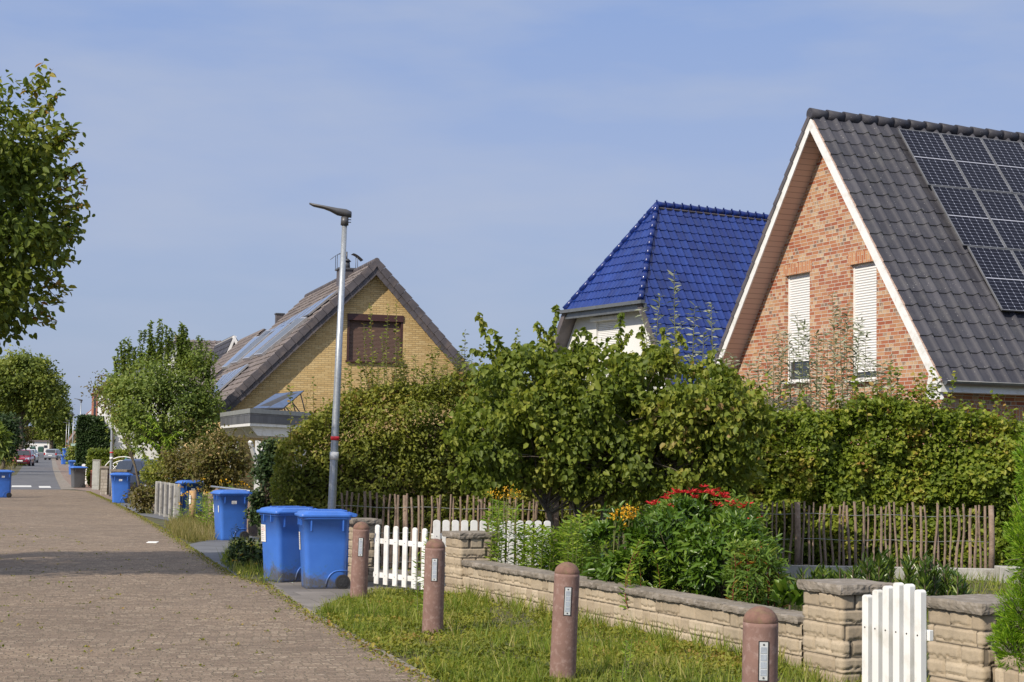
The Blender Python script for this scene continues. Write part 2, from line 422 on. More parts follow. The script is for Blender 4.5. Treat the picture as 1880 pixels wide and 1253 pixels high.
M['darkgrey'] = simple('dark_grey_metal', (.10, .10, .105), .45, .3, var=.1)
M['black'] = simple('black_rubber', (.02, .02, .022), .7)
M['red'] = simple('red_band', (.62, .02, .03), .5)
M['zinc'] = simple('zinc_gutter', (.20, .21, .215), .4, .6, var=.15, scale=5)
M['stake'] = simple('chestnut_stake', (.235, .17, .128), .9, var=.35, scale=9, bstr=.5, c2=(.30, .24, .20), scale2=25)
M['wood'] = simple('wood_post', (.42, .27, .14), .85, var=.25, scale=7, bstr=.3)
M['bark'] = simple('bark', (.12, .095, .07), .95, var=.4, scale=10, bstr=.8, c2=(.17, .17, .13), scale2=16)
M['twig'] = simple('twig', (.10, .075, .05), .95, var=.3, scale=8)
M['grey_twig'] = simple('green_stem', (.16, .17, .06), .8, var=.3, scale=8)
M['wire'] = simple('wire', (.35, .37, .36), .5, .5)
M['soffit'] = None
t = NT('soffit_boards'); tc = t.n('ShaderNodeTexCoord'); sp = t.n('ShaderNodeSeparateXYZ'); t.l(tc.outputs['UV'], sp.inputs[0])
fr = t.math('FRACT', t.math('DIVIDE', sp.outputs[1], 0.14)); gm = t.math('LESS_THAN', fr, 0.1)
M['soffit'] = t.done(t.pr(t.mix(gm, (.62, .47, .41), (.33, .23, .20)), .7))
# bricks
M['brick_red'] = brick_mat('red_brick', 0.25, 0.078, 0.0125,
    [(0, (.34, .090, .042)), (.25, (.42, .145, .065)), (.48, (.49, .235, .115)), (.72, (.56, .345, .19)), (.90, (.61, .43, .27)), (.94, (.26, .15, .10)), (1, (.20, .12, .085))], (.54, .49, .43), 0.7, 0.85, streak=0.55, dirt=.12)
M['soldier'] = brick_mat('soldier_brick', 0.25, 0.0735, 0.0125, [(0, (.44, .15, .065)), (.6, (.57, .26, .12)), (1, (.62, .35, .18))], (.52, .44, .35), 0.7, 0.85, rand_row=False, rot=True, streak=.4, dirt=.1)
M['brick_yellow'] = brick_mat('yellow_brick', 0.26, 0.078, 0.013, [(0, (.60, .415, .175)), (.5, (.69, .49, .215)), (1, (.75, .56, .27))], (.30, .21, .11), 0.6, 0.9, rand_row=False, dirt=.1)
M['brick_dark'] = brick_mat('dark_red_brick', 0.25, 0.08, 0.012, [(0, (.36, .09, .05)), (1, (.52, .17, .09))], (.42, .34, .28), 0.4, 0.9, rand_row=False)

def tile_mat(name, stops, lip, rough, spec=.5, coat=0, vein=None, mossy=None):
    t = NT(name); at = t.n('ShaderNodeAttribute'); at.attribute_name = 'tone'; tc = t.n('ShaderNodeTexCoord')
    col = t.ramp(at.outputs['Fac'], stops)
    if vein: col = t.mix(t.mr(t.noise(tc.outputs['Object'], 2.0, 6, .7), .5, .75), col, vein)
    sp2 = t.mr(t.noise(tc.outputs['Object'], 26, 2, .5), .70, .74); col = t.mix(t.math('MULTIPLY', sp2, 0.5 if mossy else 0.0), col, (.42, .42, .40))
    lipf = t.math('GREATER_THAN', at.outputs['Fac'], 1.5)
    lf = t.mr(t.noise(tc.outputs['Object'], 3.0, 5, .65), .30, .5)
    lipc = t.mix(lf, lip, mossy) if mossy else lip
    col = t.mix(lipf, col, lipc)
    big = t.noise(tc.outputs['Object'], .9, 5, .6); col = t.mix(1.0, col, t.ramp(big, [(.3, (.80,) * 3), (.55, (1, 1, 1)), (.75, (1.2,) * 3)]), 'MULTIPLY')
    return t.done(t.pr(col, t.mr(big, .3, .7, rough * .8, rough * 1.5), 0, t.noise(tc.outputs['Object'], 40, 3), .12, .004, spec, coat))
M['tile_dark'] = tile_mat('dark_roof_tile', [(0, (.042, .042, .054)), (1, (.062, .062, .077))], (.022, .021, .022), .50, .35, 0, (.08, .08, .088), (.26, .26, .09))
M['tile_blue'] = tile_mat('blue_glazed_tile', [(0, (.006, .022, .150)), (1, (.010, .036, .205))], (.008, .015, .12), .26, .45, .15)
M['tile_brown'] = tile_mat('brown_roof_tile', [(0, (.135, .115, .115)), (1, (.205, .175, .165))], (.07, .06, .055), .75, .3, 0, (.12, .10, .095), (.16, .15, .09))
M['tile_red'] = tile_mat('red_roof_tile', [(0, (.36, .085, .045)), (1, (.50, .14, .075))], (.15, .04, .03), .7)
M['verge'] = simple('verge_slate', (.095, .085, .092), .6, var=.3, scale=2.2, c2=(.16, .13, .12), scale2=1.7)
M['slate'] = brick_mat('slate_cladding', 0.26, 0.36, 0.010, [(0, (.10, .105, .12)), (1, (.15, .155, .17))], (.04, .04, .045), .4, .5, rand_row=False)
M['zincfascia'] = simple('zinc_coping', (.30, .31, .30), .5, .3, var=.1)

def panel_mat(name, cellw, cellh, cell=(.006, .007, .016), line=(.22, .24, .33), lw=.034, rough=.10):
    t = NT(name); tc = t.n('ShaderNodeTexCoord'); sp = t.n('ShaderNodeSeparateXYZ'); t.l(tc.outputs['UV'], sp.inputs[0])
    fu = t.math('FRACT', t.math('DIVIDE', sp.outputs[0], cellw)); fv = t.math('FRACT', t.math('DIVIDE', sp.outputs[1], cellh))
    eu = t.math('MULTIPLY', t.math('MINIMUM', fu, t.math('SUBTRACT', 1, fu)), cellw); ev = t.math('MULTIPLY', t.math('MINIMUM', fv, t.math('SUBTRACT', 1, fv)), cellh)
    ln = t.math('MAXIMUM', t.math('LESS_THAN', eu, lw * cellw * .5), t.math('LESS_THAN', ev, lw * cellw * .35))
    dots = t.math('LESS_THAN', t.math('ADD', eu, ev), .013)
    col = t.mix(ln, cell, line); col = t.mix(dots, col, (.50, .54, .64))
    mid = t.math('LESS_THAN', t.math('ABSOLUTE', t.math('SUBTRACT', sp.outputs[1], MIDV)), .010); col = t.mix(mid, col, (.45, .47, .55))
    return t.done(t.pr(col, .25, 0, None, spec=.12))
M['panelframe'] = simple('panel_frame', (.24, .245, .26), .4, .5)
MIDV = .801
M['pv'] = panel_mat('solar_cells', 0.178, 0.089)
M['collector'] = simple('solar_collector_glass', (.10, .15, .27), .16, 0, var=.12, spec=.6)
M['alu'] = simple('aluminium', (.46, .47, .50), .35, .5)
# shutters: slats from the UV map
def slat_mat(name, c, dark, pitch=.055, rough=.45):
    t = NT(name); tc = t.n('ShaderNodeTexCoord'); sp = t.n('ShaderNodeSeparateXYZ'); t.l(tc.outputs['UV'], sp.inputs[0])
    fr = t.math('FRACT', t.math('DIVIDE', sp.outputs[1], pitch)); g = t.math('LESS_THAN', fr, .14)
    h = t.math('SINE', t.math('MULTIPLY', fr, math.pi))
    return t.done(t.pr(t.mix(g, c, dark), rough, 0, h, .7, .02))
M['shutter_white'] = slat_mat('white_roller_shutter', (.80, .80, .79), (.50, .50, .50))
M['shutter_brown'] = slat_mat('brown_roller_shutter', (.135, .080, .060), (.095, .055, .042), .05)
M['brownframe'] = simple('brown_window_frame', (.065, .028, .024), .5)
M['glass'] = simple('window_glass', (.03, .035, .045), .06, 0, spec=.8)

# ================================================================ ground
def sheet(name, pts, z, mat, rot=0.0):
    mb = MB(); mb.add([(p[0], p[1], z) for p in pts], [list(range(len(pts)))])
    o = obj(name, mb, mat); me = o.data
    if me.polygons[0].normal.z < 0: me.flip_normals()
    uv = me.uv_layers.new(name='UVMap').data; c, s = math.cos(rot), math.sin(rot)
    for lp in me.loops:
        x, y, _ = me.vertices[lp.vertex_index].co; uv[lp.index].uv = (x * c + y * s, -x * s + y * c)
    return struct(o)
RD = Vector((-.278, .9606, 0)); RA = math.radians(16.2)
g = sheet('ground', [(-900, -60), (900, -60), (900, 2500), (-900, 2500)], 0.0, M['soil'])
def gp(x, y): return G(x, y)
edge = [G(900, 1320), G(800, 1253), G(690, 1192), G(575, 1128), G(500, 1076), G(433, 1058), G(345, 1001), G(312, 978), G(258, 947), G(205, 920), G(165, 903)]
strt = edge + [G(112, 899.5), G(-250, 899.5), Vector((-22, 52, 0)), Vector((-9.4, 12, 0)), Vector((-6, 0, 0)), Vector((2, 0, 0))]
sheet('street', strt, 0.006, M['paver'], RA)
sheet('road', [G(112, 899.4), G(103, 880), G(97, 862), G(95, 848), G(94, 838), G(98, 832), G(60, 829.5), G(10, 830), G(14, 838), G(30, 846), G(45, 852), G(30, 872), G(-10, 885), G(-250, 899.4)], 0.004, M['asphalt'])
# flush kerb strip and the brick pavement at the right of the asphalt
sheet('kerb_strip', [G(112, 899.5), G(138, 899.5), G(118, 880), G(108, 862), G(102, 846), G(99, 838), G(94, 838), G(95, 848), G(97, 862), G(103, 880)], 0.012, M['kerb'])
sheet('pavement', [G(138, 899.5), G(165, 903), G(205, 920), G(212, 915), G(176, 897), G(150, 880), G(132, 858), G(118, 840), G(108, 833), G(100, 833), G(99, 838), G(102, 846), G(108, 862), G(118, 880)], 0.010, M['walkpaver'], RA)
for a, b, c, d in (((22, 892), (57, 892), (58, 895), (21, 895)), ((71, 893), (92, 893), (94, 896.5), (72, 896.5))):
    sheet('road_marking', [G(*a), G(*b), G(*c), G(*d)], 0.0085, M['paint'])
sheet('driveway', [G(500, 1076), G(575, 1128), G(640, 1098), G(700, 1086), G(860, 1084), G(880, 1058), G(640, 1040), G(480, 1064)], 0.0095, M['slab'], .35)
sheet('driveway', [G(345, 1001), G(433, 1058), G(470, 1030), G(520, 1000), G(460, 985), G(380, 993)], 0.0095, M['greyslab'], .35)
sheet('driveway', [G(205, 920), G(258, 947), G(300, 955), G(330, 962), G(312, 978), G(345, 960), G(300, 935), G(235, 913)], 0.0093, M['greyslab'], .35)
# the kerb line of concrete edging along the verge
ed = MB()
for a, b in zip(edge[1:4], edge[2:5]):
    n = max(1, int((b - a).length / 1.0))
    for k in range(n):
        p, q = a.lerp(b, k / n), a.lerp(b, (k + 1) / n); q = q + (p - q) * .012
        ed.beam(p + V3(0, 0, -.001), q + V3(0, 0, -.001), .05, .03)
struct(obj('kerb', ed, M['kerb']))

# ================================================================ roofs and walls
def tile_mesh(name, O, A, B, N, la, lb, wave, gauge, amp, step, ns=8, clips=(), roll=.42, jit=.004, lips=False):
    O, A, B, N = Vector(O), Vector(A).normalized(), Vector(B).normalized(), Vector(N).normalized()
    nw, nr = int(math.ceil(la / wave)), int(math.ceil(lb / gauge)); gauge = lb / nr
    xs = np.linspace(0, 1, ns + 1)[:-1]; X = (np.arange(nw)[:, None] + xs[None]).ravel(); X = np.append(X, nw)
    fr = X - np.floor(X); pr = np.where(fr > 1 - roll, np.sin(np.pi * (fr - (1 - roll)) / roll) ** 2, 0) * amp; X = X * wave
    o, a, b, n = (np.array(q) for q in (O, A, B, N)); vs = []; fs = []; tn = []; nx = len(X)
    for j in range(nr):
        jt = np.repeat(RNG.uniform(-jit, jit, nw), ns); jt = np.append(jt, jt[-1]); js = RNG.uniform(-jit, jit, nx).cumsum() * .02
        base = len(vs) * nx
        bv = .012 if lips else .006
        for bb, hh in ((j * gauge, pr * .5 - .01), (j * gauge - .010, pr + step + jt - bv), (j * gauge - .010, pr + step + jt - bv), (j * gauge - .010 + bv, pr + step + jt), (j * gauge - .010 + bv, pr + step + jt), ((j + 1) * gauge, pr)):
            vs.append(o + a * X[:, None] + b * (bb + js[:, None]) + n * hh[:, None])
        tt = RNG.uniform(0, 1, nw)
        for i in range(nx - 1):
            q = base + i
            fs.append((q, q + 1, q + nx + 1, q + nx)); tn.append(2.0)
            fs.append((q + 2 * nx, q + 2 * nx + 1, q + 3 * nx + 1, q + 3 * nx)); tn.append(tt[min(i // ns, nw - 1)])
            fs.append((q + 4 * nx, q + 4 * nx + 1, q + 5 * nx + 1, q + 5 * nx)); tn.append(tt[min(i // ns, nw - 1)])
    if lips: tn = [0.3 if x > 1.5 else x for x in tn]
    me = np_mesh(name, np.concatenate(vs), np.array(fs), tn)
    me.polygons.foreach_set('use_smooth', np.array([lips or x < 1.5 for x in tn]))
    bm = bmesh.new(); bm.from_mesh(me)
    for co, no in clips:
        bmesh.ops.bisect_plane(bm, geom=bm.verts[:] + bm.edges[:] + bm.faces[:], plane_co=co, plane_no=no, clear_outer=True)
    bm.normal_update()
    fl = [f for f in bm.faces if f.normal.dot(N) < -.01]
    if len(fl) > len(bm.faces) * .4: bmesh.ops.reverse_faces(bm, faces=bm.faces)
    bm.to_mesh(me); bm.free(); return me

def wall_strips(mb, O, D, ztop, tv, wins, z0=0.0):
    """O at t=0; D horizontal direction; ztop(t) roof line; wins = [(t0,t1,z0,z1)]"""
    tv = sorted(set(list(tv) + [w[0] for w in wins] + [w[1] for w in wins]))
    P = lambda t, z: Vector((O[0] + D.x * t, O[1] + D.y * t, z))
    for a, b in zip(tv, tv[1:]):
        w = [x for x in wins if x[0] <= a + 1e-6 and x[1] >= b - 1e-6]
        if w:
            w = w[0]; mb.quad(P(a, z0), P(b, z0), P(b, w[2]), P(a, w[2])); mb.quad(P(a, w[3]), P(b, w[3]), P(b, ztop(b)), P(a, ztop(a)))
        else: mb.quad(P(a, z0), P(b, z0), P(b, ztop(b)), P(a, ztop(a)))
def reveal(mb, O, D, inn, w, dep):
    P = lambda t, z, d: Vector((O[0] + D.x * t + inn.x * d, O[1] + D.y * t + inn.y * d, z))
    t0, t1, z0, z1 = w
    for (a, za), (b, zb) in (((t0, z0), (t1, z0)), ((t1, z0), (t1, z1)), ((t1, z1), (t0, z1)), ((t0, z1), (t0, z0))):
        mb.quad(P(a, za, 0), P(b, zb, 0), P(b, zb, dep), P(a, za, dep))

# ================================================================ the red brick house
def tz(p, O, D): return (Vector((p[0], p[1], 0)) - Vector((O[0], O[1], 0))).dot(D)
A = V(1727, 700, 29.5); U = Vector((-.38, .925, 0)); Vd = Vector((.925, .38, 0)).normalized(); U.normalize()
PK = RP(1489, 216, A, Vd); BL = RP(1321, 655, A, Vd)
tP, tB = tz(PK, A, U), tz(BL, A, U); sr = (PK.z - A.z) / tP; sl = (PK.z - BL.z) / (tB - tP); tE = tP + (PK.z - A.z) / sl
OV = 0.50
house = thing('brick_house', 'red brick house with steep dark tiled roof and rows of solar panels', 'house', (A.x, A.y, 0))
W0 = A + Vd * OV
zr = lambda t: (A.z + sr * t if t < tP else PK.z - sl * (t - tP)) - .12
win = []
for (xa, ya, xb, yb) in ((1442, 507, 1486, 700), (1561, 487, 1609, 697)):
    p, q = RP(xa, ya, W0, Vd), RP(xb, yb, W0, Vd); win.append((tz(q, W0, U), tz(p, W0, U), q.z, (p.z + RP(xb, ya - (8 if xa < 1500 else 9), W0, Vd).z) / 2))
mb = MB(); wall_strips(mb, W0, U, zr, [.4, tP, tE - .4], win)
inn = Vd
for w in win: reveal(mb, W0, U, inn, w, .16)
C0 = W0 + U * .4
sw = [];  p = RP(1843, 770, C0, -U); q = RP(1900, 770, C0, -U); sw = [(tz(p, C0, Vd), tz(p, C0, Vd) + 1.3, .95, p.z)]
wall_strips(mb, C0, Vd, lambda t: A.z + .25, [0, 10.4], sw)
reveal(mb, C0, Vd, U, sw[0], .14)
mb.quad(C0 + Vd * 10.4 - ZUP * A.z, W0 + U * (tE - .4) + Vd * 10.4 - ZUP * A.z, W0 + U * (tE - .4) + Vd * 10.4, C0 + Vd * 10.4)
wo = obj('wall', mb, M['brick_red'], house, world=True, uv=True)
def soldier(O, D, w, h, over, out, ang=True):
    mb = MB(); P = lambda t, z, d: Vector((O[0] + D.x * t, O[1] + D.y * t, z)) + out * d
    t0, t1, z1 = w[0] - over, w[1] + over, w[3]
    mb.quad(P(t0, z1, .006), P(t1, z1, .006), P(t1, z1 + h, .006), P(t0, z1 + h, .006)); mb.quad(P(t0, z1, 0), P(t1, z1, 0), P(t1, z1, .006), P(t0, z1, .006))
    mb.quad(P(t0, z1, 0), P(t0, z1, .006), P(t0, z1 + h, .006), P(t0, z1 + h, 0)); mb.quad(P(t1, z1, 0), P(t1, z1, .006), P(t1, z1 + h, .006), P(t1, z1 + h, 0))
    obj('lintel', mb, M['soldier'], house, world=True, uv=True)
for w in win:
    soldier(W0, U, w, .24, .08, -Vd)
    P = lambda t, z, d: W0 + U * t + Vd * d - ZUP * W0.z + ZUP * z
    fr = MB(); d = .115
    for a, b in (((w[0], w[2]), (w[0], w[3])), ((w[1], w[2]), (w[1], w[3]))):
        fr.beam(P(a[0] + (.025 if a[0] == w[0] else -.025), a[1], d), P(b[0] + (.025 if a[0] == w[0] else -.025), b[1], d), .07, .05, up=U)
    fr.beam(P(w[0], w[2] + .03, d), P(w[1], w[2] + .03, d), .06, .06); fr.beam(P(w[0] - .02, w[2] - .02, -.04), P(w[1] + .02, w[2] - .02, -.04), .16, .04)
    f = obj('window', fr, M['white'], house, world=True)
    zs = w[2] + (.46 if w is win[0] else .18)
    s = MB(); s.quad(P(w[0] + .05, zs, .10), P(w[1] - .05, zs, .10), P(w[1] - .05, w[3], .10), P(w[0] + .05, w[3], .10))
    obj('roller_shutter', s, M['shutter_white'], house, world=True, uv=True)
    s = MB(); s.quad(P(w[0] + .05, w[2] + .06, .13), P(w[1] - .05, w[2] + .06, .13), P(w[1] - .05, zs, .13), P(w[0] + .05, zs, .13))
    obj('pane', s, M['glass'], house, world=True)
w = sw[0]; soldier(C0, Vd, w, .24, .1, -U)
P = lambda t, z, d: C0 + Vd * t + U * d - ZUP * C0.z + ZUP * z
s = MB(); s.quad(P(w[0], w[2], .12), P(w[1], w[2], .12), P(w[1], w[3], .12), P(w[0], w[3], .12)); obj('pane', s, M['glass'], house, world=True)
fr = MB(); fr.beam(P(w[0], w[3] - .04, .09), P(w[1], w[3] - .04, .09), .06, .08); fr.beam(P(w[0] + .04, w[2], .09), P(w[0] + .04, w[3], .09), .06, .08, up=Vd); obj('window', fr, M['white'], house, world=True)
# roof
LR = 11.5
wr = (PK - A).normalized(); nr_ = wr.cross(Vd); nr_ = nr_ if nr_.z > 0 else -nr_
EL = A + U * tE; wl = (PK - EL).normalized(); nl_ = wl.cross(Vd); nl_ = nl_ if nl_.z > 0 else -nl_
Oa = A - wr * .06 + nr_ * .03
me = tile_mesh('roof', Oa, Vd, wr, nr_, LR, (PK - A).length + .05, .33, .40, .066, .020, ns=10, roll=.5)
roof = obj('roof', me, M['tile_dark'], house, world=True)
sb = MB(); th = .10
for E, wv, nn in ((A, wr, nr_), (EL, wl, nl_)):
    sb.prism([E + wv * .02, PK - wv * .0, PK - nn * th * 1.0 - wv * .06, E - nn * th + wv * .02], Vd * LR)
obj('roof_slab', sb, M['soffit'], house, world=True, uv=True)
me = tile_mesh('roof', EL - wl * .06 + nl_ * .03, Vd, wl, nl_, LR, (PK - EL).length + .05, .33, .40, .055, .042)
obj('roof_back', me, M['tile_dark'], house, world=True)
bb = MB(); e = -Vd * .03; wd = .17
ins = PK - ZUP * wd / math.cos(math.atan(sr)) * 1.0
for E, wv, nn, k in ((A, wr, nr_, sr), (EL, wl, nl_, sl)):
    hz = wd * math.sqrt(1 + k * k)
    bb.prism([E, PK, PK - ZUP * hz, E - ZUP * hz * .0 - nn * wd], e)
bb.prism([A - nr_ * wd + wr * .02, A - ZUP * .34 + U * .02, A - ZUP * .34 + U * .50, A + U * .34 + ZUP * .2], Vd * .10)
obj('bargeboard', bb, M['white'], house, world=True)
vg = MB(); n = 20
for i in range(n):
    a, b = EL.lerp(PK, i / n), EL.lerp(PK, (i + 1.06) / n if i < n - 1 else 1)
    vg.prism([a + nl_ * .105, b + nl_ * .07, b - nl_ * .03, a - nl_ * .01], -Vd * .055)
obj('verge_tiles', vg, M['verge'], house, world=True)
rg = MB(); n = 27
for i in range(n):
    a = PK + Vd * (LR * i / n - .04) + ZUP * .085; b = PK + Vd * (LR * (i + 1.12) / n - .04) + ZUP * .07
    rg.tube([a, b], [.125, .108], 12)
obj('ridge_tiles', rg, M['tile_dark'], house, world=True)
gt = MB(); gc = A - U * .10 - ZUP * .0 + Vd * .02
ring = lambda c: [c + (-U) * (.075 * math.cos(x)) + ZUP * (.075 * math.sin(x)) for x in np.linspace(-math.pi, 0, 9)]
inr = lambda c: [c + (-U) * (.066 * math.cos(x)) + ZUP * (.066 * math.sin(x) + .001) for x in np.linspace(0, -math.pi, 9)]
gt.loft([ring(gc) + inr(gc), ring(gc + Vd * LR) + inr(gc + Vd * LR)], closed=True)
gt.tube([gc - U * .075 + ZUP * .0, gc + Vd * LR - U * .075], .012, 6)
gt.prism([p for p in ring(gc - Vd * .004)], Vd * .004)
obj('gutter', gt, M['zinc'], house, world=True)
fb = MB(); fb.prism([A + U * .0 - ZUP * .03, A + U * .0 - ZUP * .20, A + U * .40 - ZUP * .20, A + U * .40 - ZUP * .05], Vd * LR); obj('fascia', fb, M['white'], house, world=True)
# a brick-red ledge roof low on the gable
lg = MB(); a = RP(1395, 735, W0, Vd); b = RP(1480, 727, W0, Vd); 
lg.prism([a, a - Vd * .8 - ZUP * .3, a - Vd * .8 - ZUP * .5, a - ZUP * .5], (b - a) * 1.1); obj('porch_roof', lg, M['verge'], house, world=True, fix=True)
# solar panels
Pp = A + nr_ * .17
def ab(px, py):
    q = RP(px, py, Pp, nr_) - Pp; return q.dot(Vd), q.dot(wr)
a0, b0 = ab(1648, 236); a1, _ = ab(1740, 246); _, b1 = ab(1709, 342); _, b3 = ab(1842, 570)
pw = 1.06; ph = (b0 - b3) / 3.0; print('PANEL', a0, a1, b0, b1, b3, ph)
pw = ph / 1.62
for r in range(3):
    al = ab(*((1648, 236), (1709, 342), (1776, 453))[r])[0]
    for c in range(6):
        if r == 0 and c > 5: continue
        o = Pp + Vd * (al + c * (pw + .02)) + wr * (b0 - (r + 1) * ph)
        fr = MB(); L1, H1 = pw, ph - .02
        for s0, s1 in ((V3(0, 0, 0), V3(1, 0, 0)), (V3(0, 1, 0), V3(1, 1, 0))):
            p, q = o + Vd * (L1 * s0.x) + wr * (H1 * s0.y), o + Vd * (L1 * s1.x) + wr * (H1 * s1.y); sg = 1 if s0.y == 0 else -1
            fr.beam(p + wr * .008 * sg, q + wr * .008 * sg, .015, .03, up=nr_)
        for x, sg in ((0, 1), (L1, -1)): fr.beam(o + Vd * (x + .012 * sg) + wr * .024, o + Vd * (x + .012 * sg) + wr * (H1 - .024), .024, .035, up=nr_)
        sp_ = obj('solar_panel', fr, M['panelframe'], house, world=True)
        g = MB(); z = nr_ * .008; i_ = .024
        g.quad(o + Vd * i_ + wr * i_ + z, o + Vd * (L1 - i_) + wr * i_ + z, o + Vd * (L1 - i_) + wr * (H1 - i_) + z, o + Vd * i_ + wr * (H1 - i_) + z)
        go = obj('cells', g, M['pv'], None); go.parent = sp_; go.data.transform(Matrix.Translation(-house.location))
        uv = go.data.uv_layers.new(name='UVMap').data; nu = round((L1 - .05) / .178) * .178; nv = 18 * .089
        for k, (x, y) in enumerate(((0, 0), (nu, 0), (nu, nv), (0, nv))): uv[k].uv = (x, y)
# ================================================================ the blue roofed house
C1 = V(1176, 553, 46.5); Ub = Vector((-.506, .863, 0)).normalized(); Vb = Vector((.863, .506, 0)).normalized()
wB = 4.2; rB = 2.05; zR = V(1203, 378, 49.3).z; C2 = C1 + Ub * wB; MIDB = C1 + Ub * wB / 2; R0 = MIDB + Vb * rB; R0.z = zR; sB = (zR - C1.z) / (wB / 2)
bh = thing('blue_roofed_house', 'white house with glazed cobalt blue tiled half-hipped roof', 'house', (C1.x, C1.y, 0))
ZE = 2.9; tdn = (C1.z - ZE) / sB; LB = 11
E1 = C1 - Ub * tdn; E1.z = ZE; E2 = C2 + Ub * tdn; E2.z = ZE
w1 = (Vector((MIDB.x, MIDB.y, zR)) - E1).normalized(); n1 = w1.cross(Vb); n1 = n1 if n1.z > 0 else -n1
w2 = (Vector((MIDB.x, MIDB.y, zR)) - E2).normalized(); n2 = w2.cross(Vb); n2 = n2 if n2.z > 0 else -n2
hipn = (R0 - C1).cross(C2 - C1).normalized(); hipn = hipn if hipn.z > 0 else -hipn
def hipclip(Cx, sgn):  # vertical plane through hip line Cx-R0, drop the gable side
    d = (R0 - Cx); d.z = 0; no = d.cross(ZUP).normalized()
    if no.dot(-Vb) < 0: no = -no
    return (R0, no)
me = tile_mesh('roof', E1 - Vb * .0, Vb, w1, n1, LB, (Vector((MIDB.x, MIDB.y, zR)) - E1).length, .30, .345, .055, .024, ns=8, roll=.5, lips=True)
bm = bmesh.new(); bm.from_mesh(me)   # cut the corner above the half hip
co, no = hipclip(C1, 1); dele = [f for f in bm.faces if (f.calc_center_median() - co).dot(no) > 0.0 and f.calc_center_median().z > C1.z]
bmesh.ops.delete(bm, geom=dele, context='FACES'); bm.to_mesh(me); bm.free()
obj('roof', me, M['tile_blue'], bh, world=True)
me = tile_mesh('roof', E2 - Vb * .0, Vb, w2, n2, LB, (Vector((MIDB.x, MIDB.y, zR)) - E2).length, .30, .345, .055, .024, ns=8, roll=.5, lips=True)
bm = bmesh.new(); bm.from_mesh(me)
co, no = hipclip(C2, 1); dele = [f for f in bm.faces if (f.calc_center_median() - co).dot(no) > 0.0 and f.calc_center_median().z > C1.z]
bmesh.ops.delete(bm, geom=dele, context='FACES'); bm.to_mesh(me); bm.free()
obj('roof_back', me, M['tile_blue'], bh, world=True)
wh = (R0 - MIDB).normalized(); clA = (C1, (R0 - C1).cross(hipn).normalized()); clB = (C2, (R0 - C2).cross(hipn).normalized())
cl_ = []
for Cx in (C1, C2):
    no = (R0 - Cx).cross(hipn).normalized()
    if no.dot(MIDB - Cx) > 0: no = -no
    cl_.append((Cx, no))
me = tile_mesh('hip_roof', C1, Ub, wh, hipn, wB, (R0 - MIDB).length, .20, .345, .035, .03, ns=6, clips=cl_, lips=True)
obj('hip_roof', me, M['tile_blue'], bh, world=True)
hc = MB()
for Cx in (C1, C2):
    L_ = (R0 - Cx).length; n = int(L_ / .40)
    for i in range(n):
        hc.tube([Cx.lerp(R0, (i) / n) + ZUP * .05, Cx.lerp(R0, (i + 1.1) / n) + ZUP * .035], [.098, .088], 10)
n = 27
for i in range(n):
    a = R0 + Vb * ((LB - rB) * i / n) + ZUP * .05; hc.tube([a, a + Vb * (LB - rB) * 1.1 / n - ZUP * .012], [.105, .092], 10)
    hc.box(a + ZUP * .12, (.05, .05, .04))
obj('ridge_tiles', hc, M['tile_blue'], bh, world=True)
sb = MB()
for Ex, wv, nn, Cx in ((E1, w1, n1, C1), (E2, w2, n2, C2)):
    a = Ex - nn * .05; b = Cx - nn * .05; mid = Vector((MIDB.x, MIDB.y, zR)) + Vb * rB - nn * .05
    sb.prism([a, b, mid, a + Vb * rB + Vb * .0], -nn * .09)
sb.prism([C1 - hipn * .05, C2 - hipn * .05, R0 - hipn * .05], -hipn * .08)
for Ex, wv, nn in ((E1, w1, n1), (E2, w2, n2)):
    sb.prism([Ex + Vb * rB - nn * .05, Vector((MIDB.x, MIDB.y, zR)) + Vb * rB - nn * .05, Vector((MIDB.x, MIDB.y, zR)) + Vb * LB - nn * .05, Ex + Vb * LB - nn * .05], -nn * .088)
obj('roof_slab', sb, M['verge'], bh, world=True)
WB = C1 + Vb * .45
zt = lambda t: (ZE + sB * (t + tdn) if t < wB / 2 else ZE + sB * (wB + tdn - t)) - .14
zt2 = lambda t: min(zt(t), C1.z - .0)
p, q = RP(1095, 592, WB, Vb), RP(1141, 592, WB, Vb); tw0, tw1 = tz(q, WB, Ub), tz(p, WB, Ub)
wn = [(tw0, tw1, p.z - 1.5, p.z)]
mb = MB(); wall_strips(mb, WB, Ub, zt2, [-tdn + .45, -.01, 0, wB / 2, wB, wB + .01, wB + tdn - .45], wn); reveal(mb, WB, Ub, Vb, wn[0], .15)
wall_strips(mb, E1 + Vb * .45 + Ub * .45, Vb, lambda t: ZE + .5, [0, LB - .9], [])
obj('wall', mb, M['whitewall'], bh, world=True, uv=True)
P = lambda t, z, d: WB + Ub * t + Vb * d + ZUP * (z - WB.z)
s = MB(); s.quad(P(tw0, p.z - 1.5, .08), P(tw1, p.z - 1.5, .08), P(tw1, p.z, .08), P(tw0, p.z, .08)); obj('roller_shutter', s, M['shutter_white'], bh, world=True, uv=True)
s = MB(); s.beam(P(tw0 - .1, p.z + .07, -.06), P(tw1 + .15, p.z + .07, -.06), .16, .12); obj('shutter_box', s, M['white'], bh, world=True)
s = MB(); gg = C1 + (-Vb) * .1 - Ub * .25 - ZUP * .04; s.beam(gg, gg + Ub * (wB + .5), .14, .10); s.beam(gg + Vb * .12 - ZUP * .13, gg + Vb * .12 - ZUP * .13 + Ub * (wB + .4), .06, .2); obj('gutter', s, M['zinc'], bh, world=True)
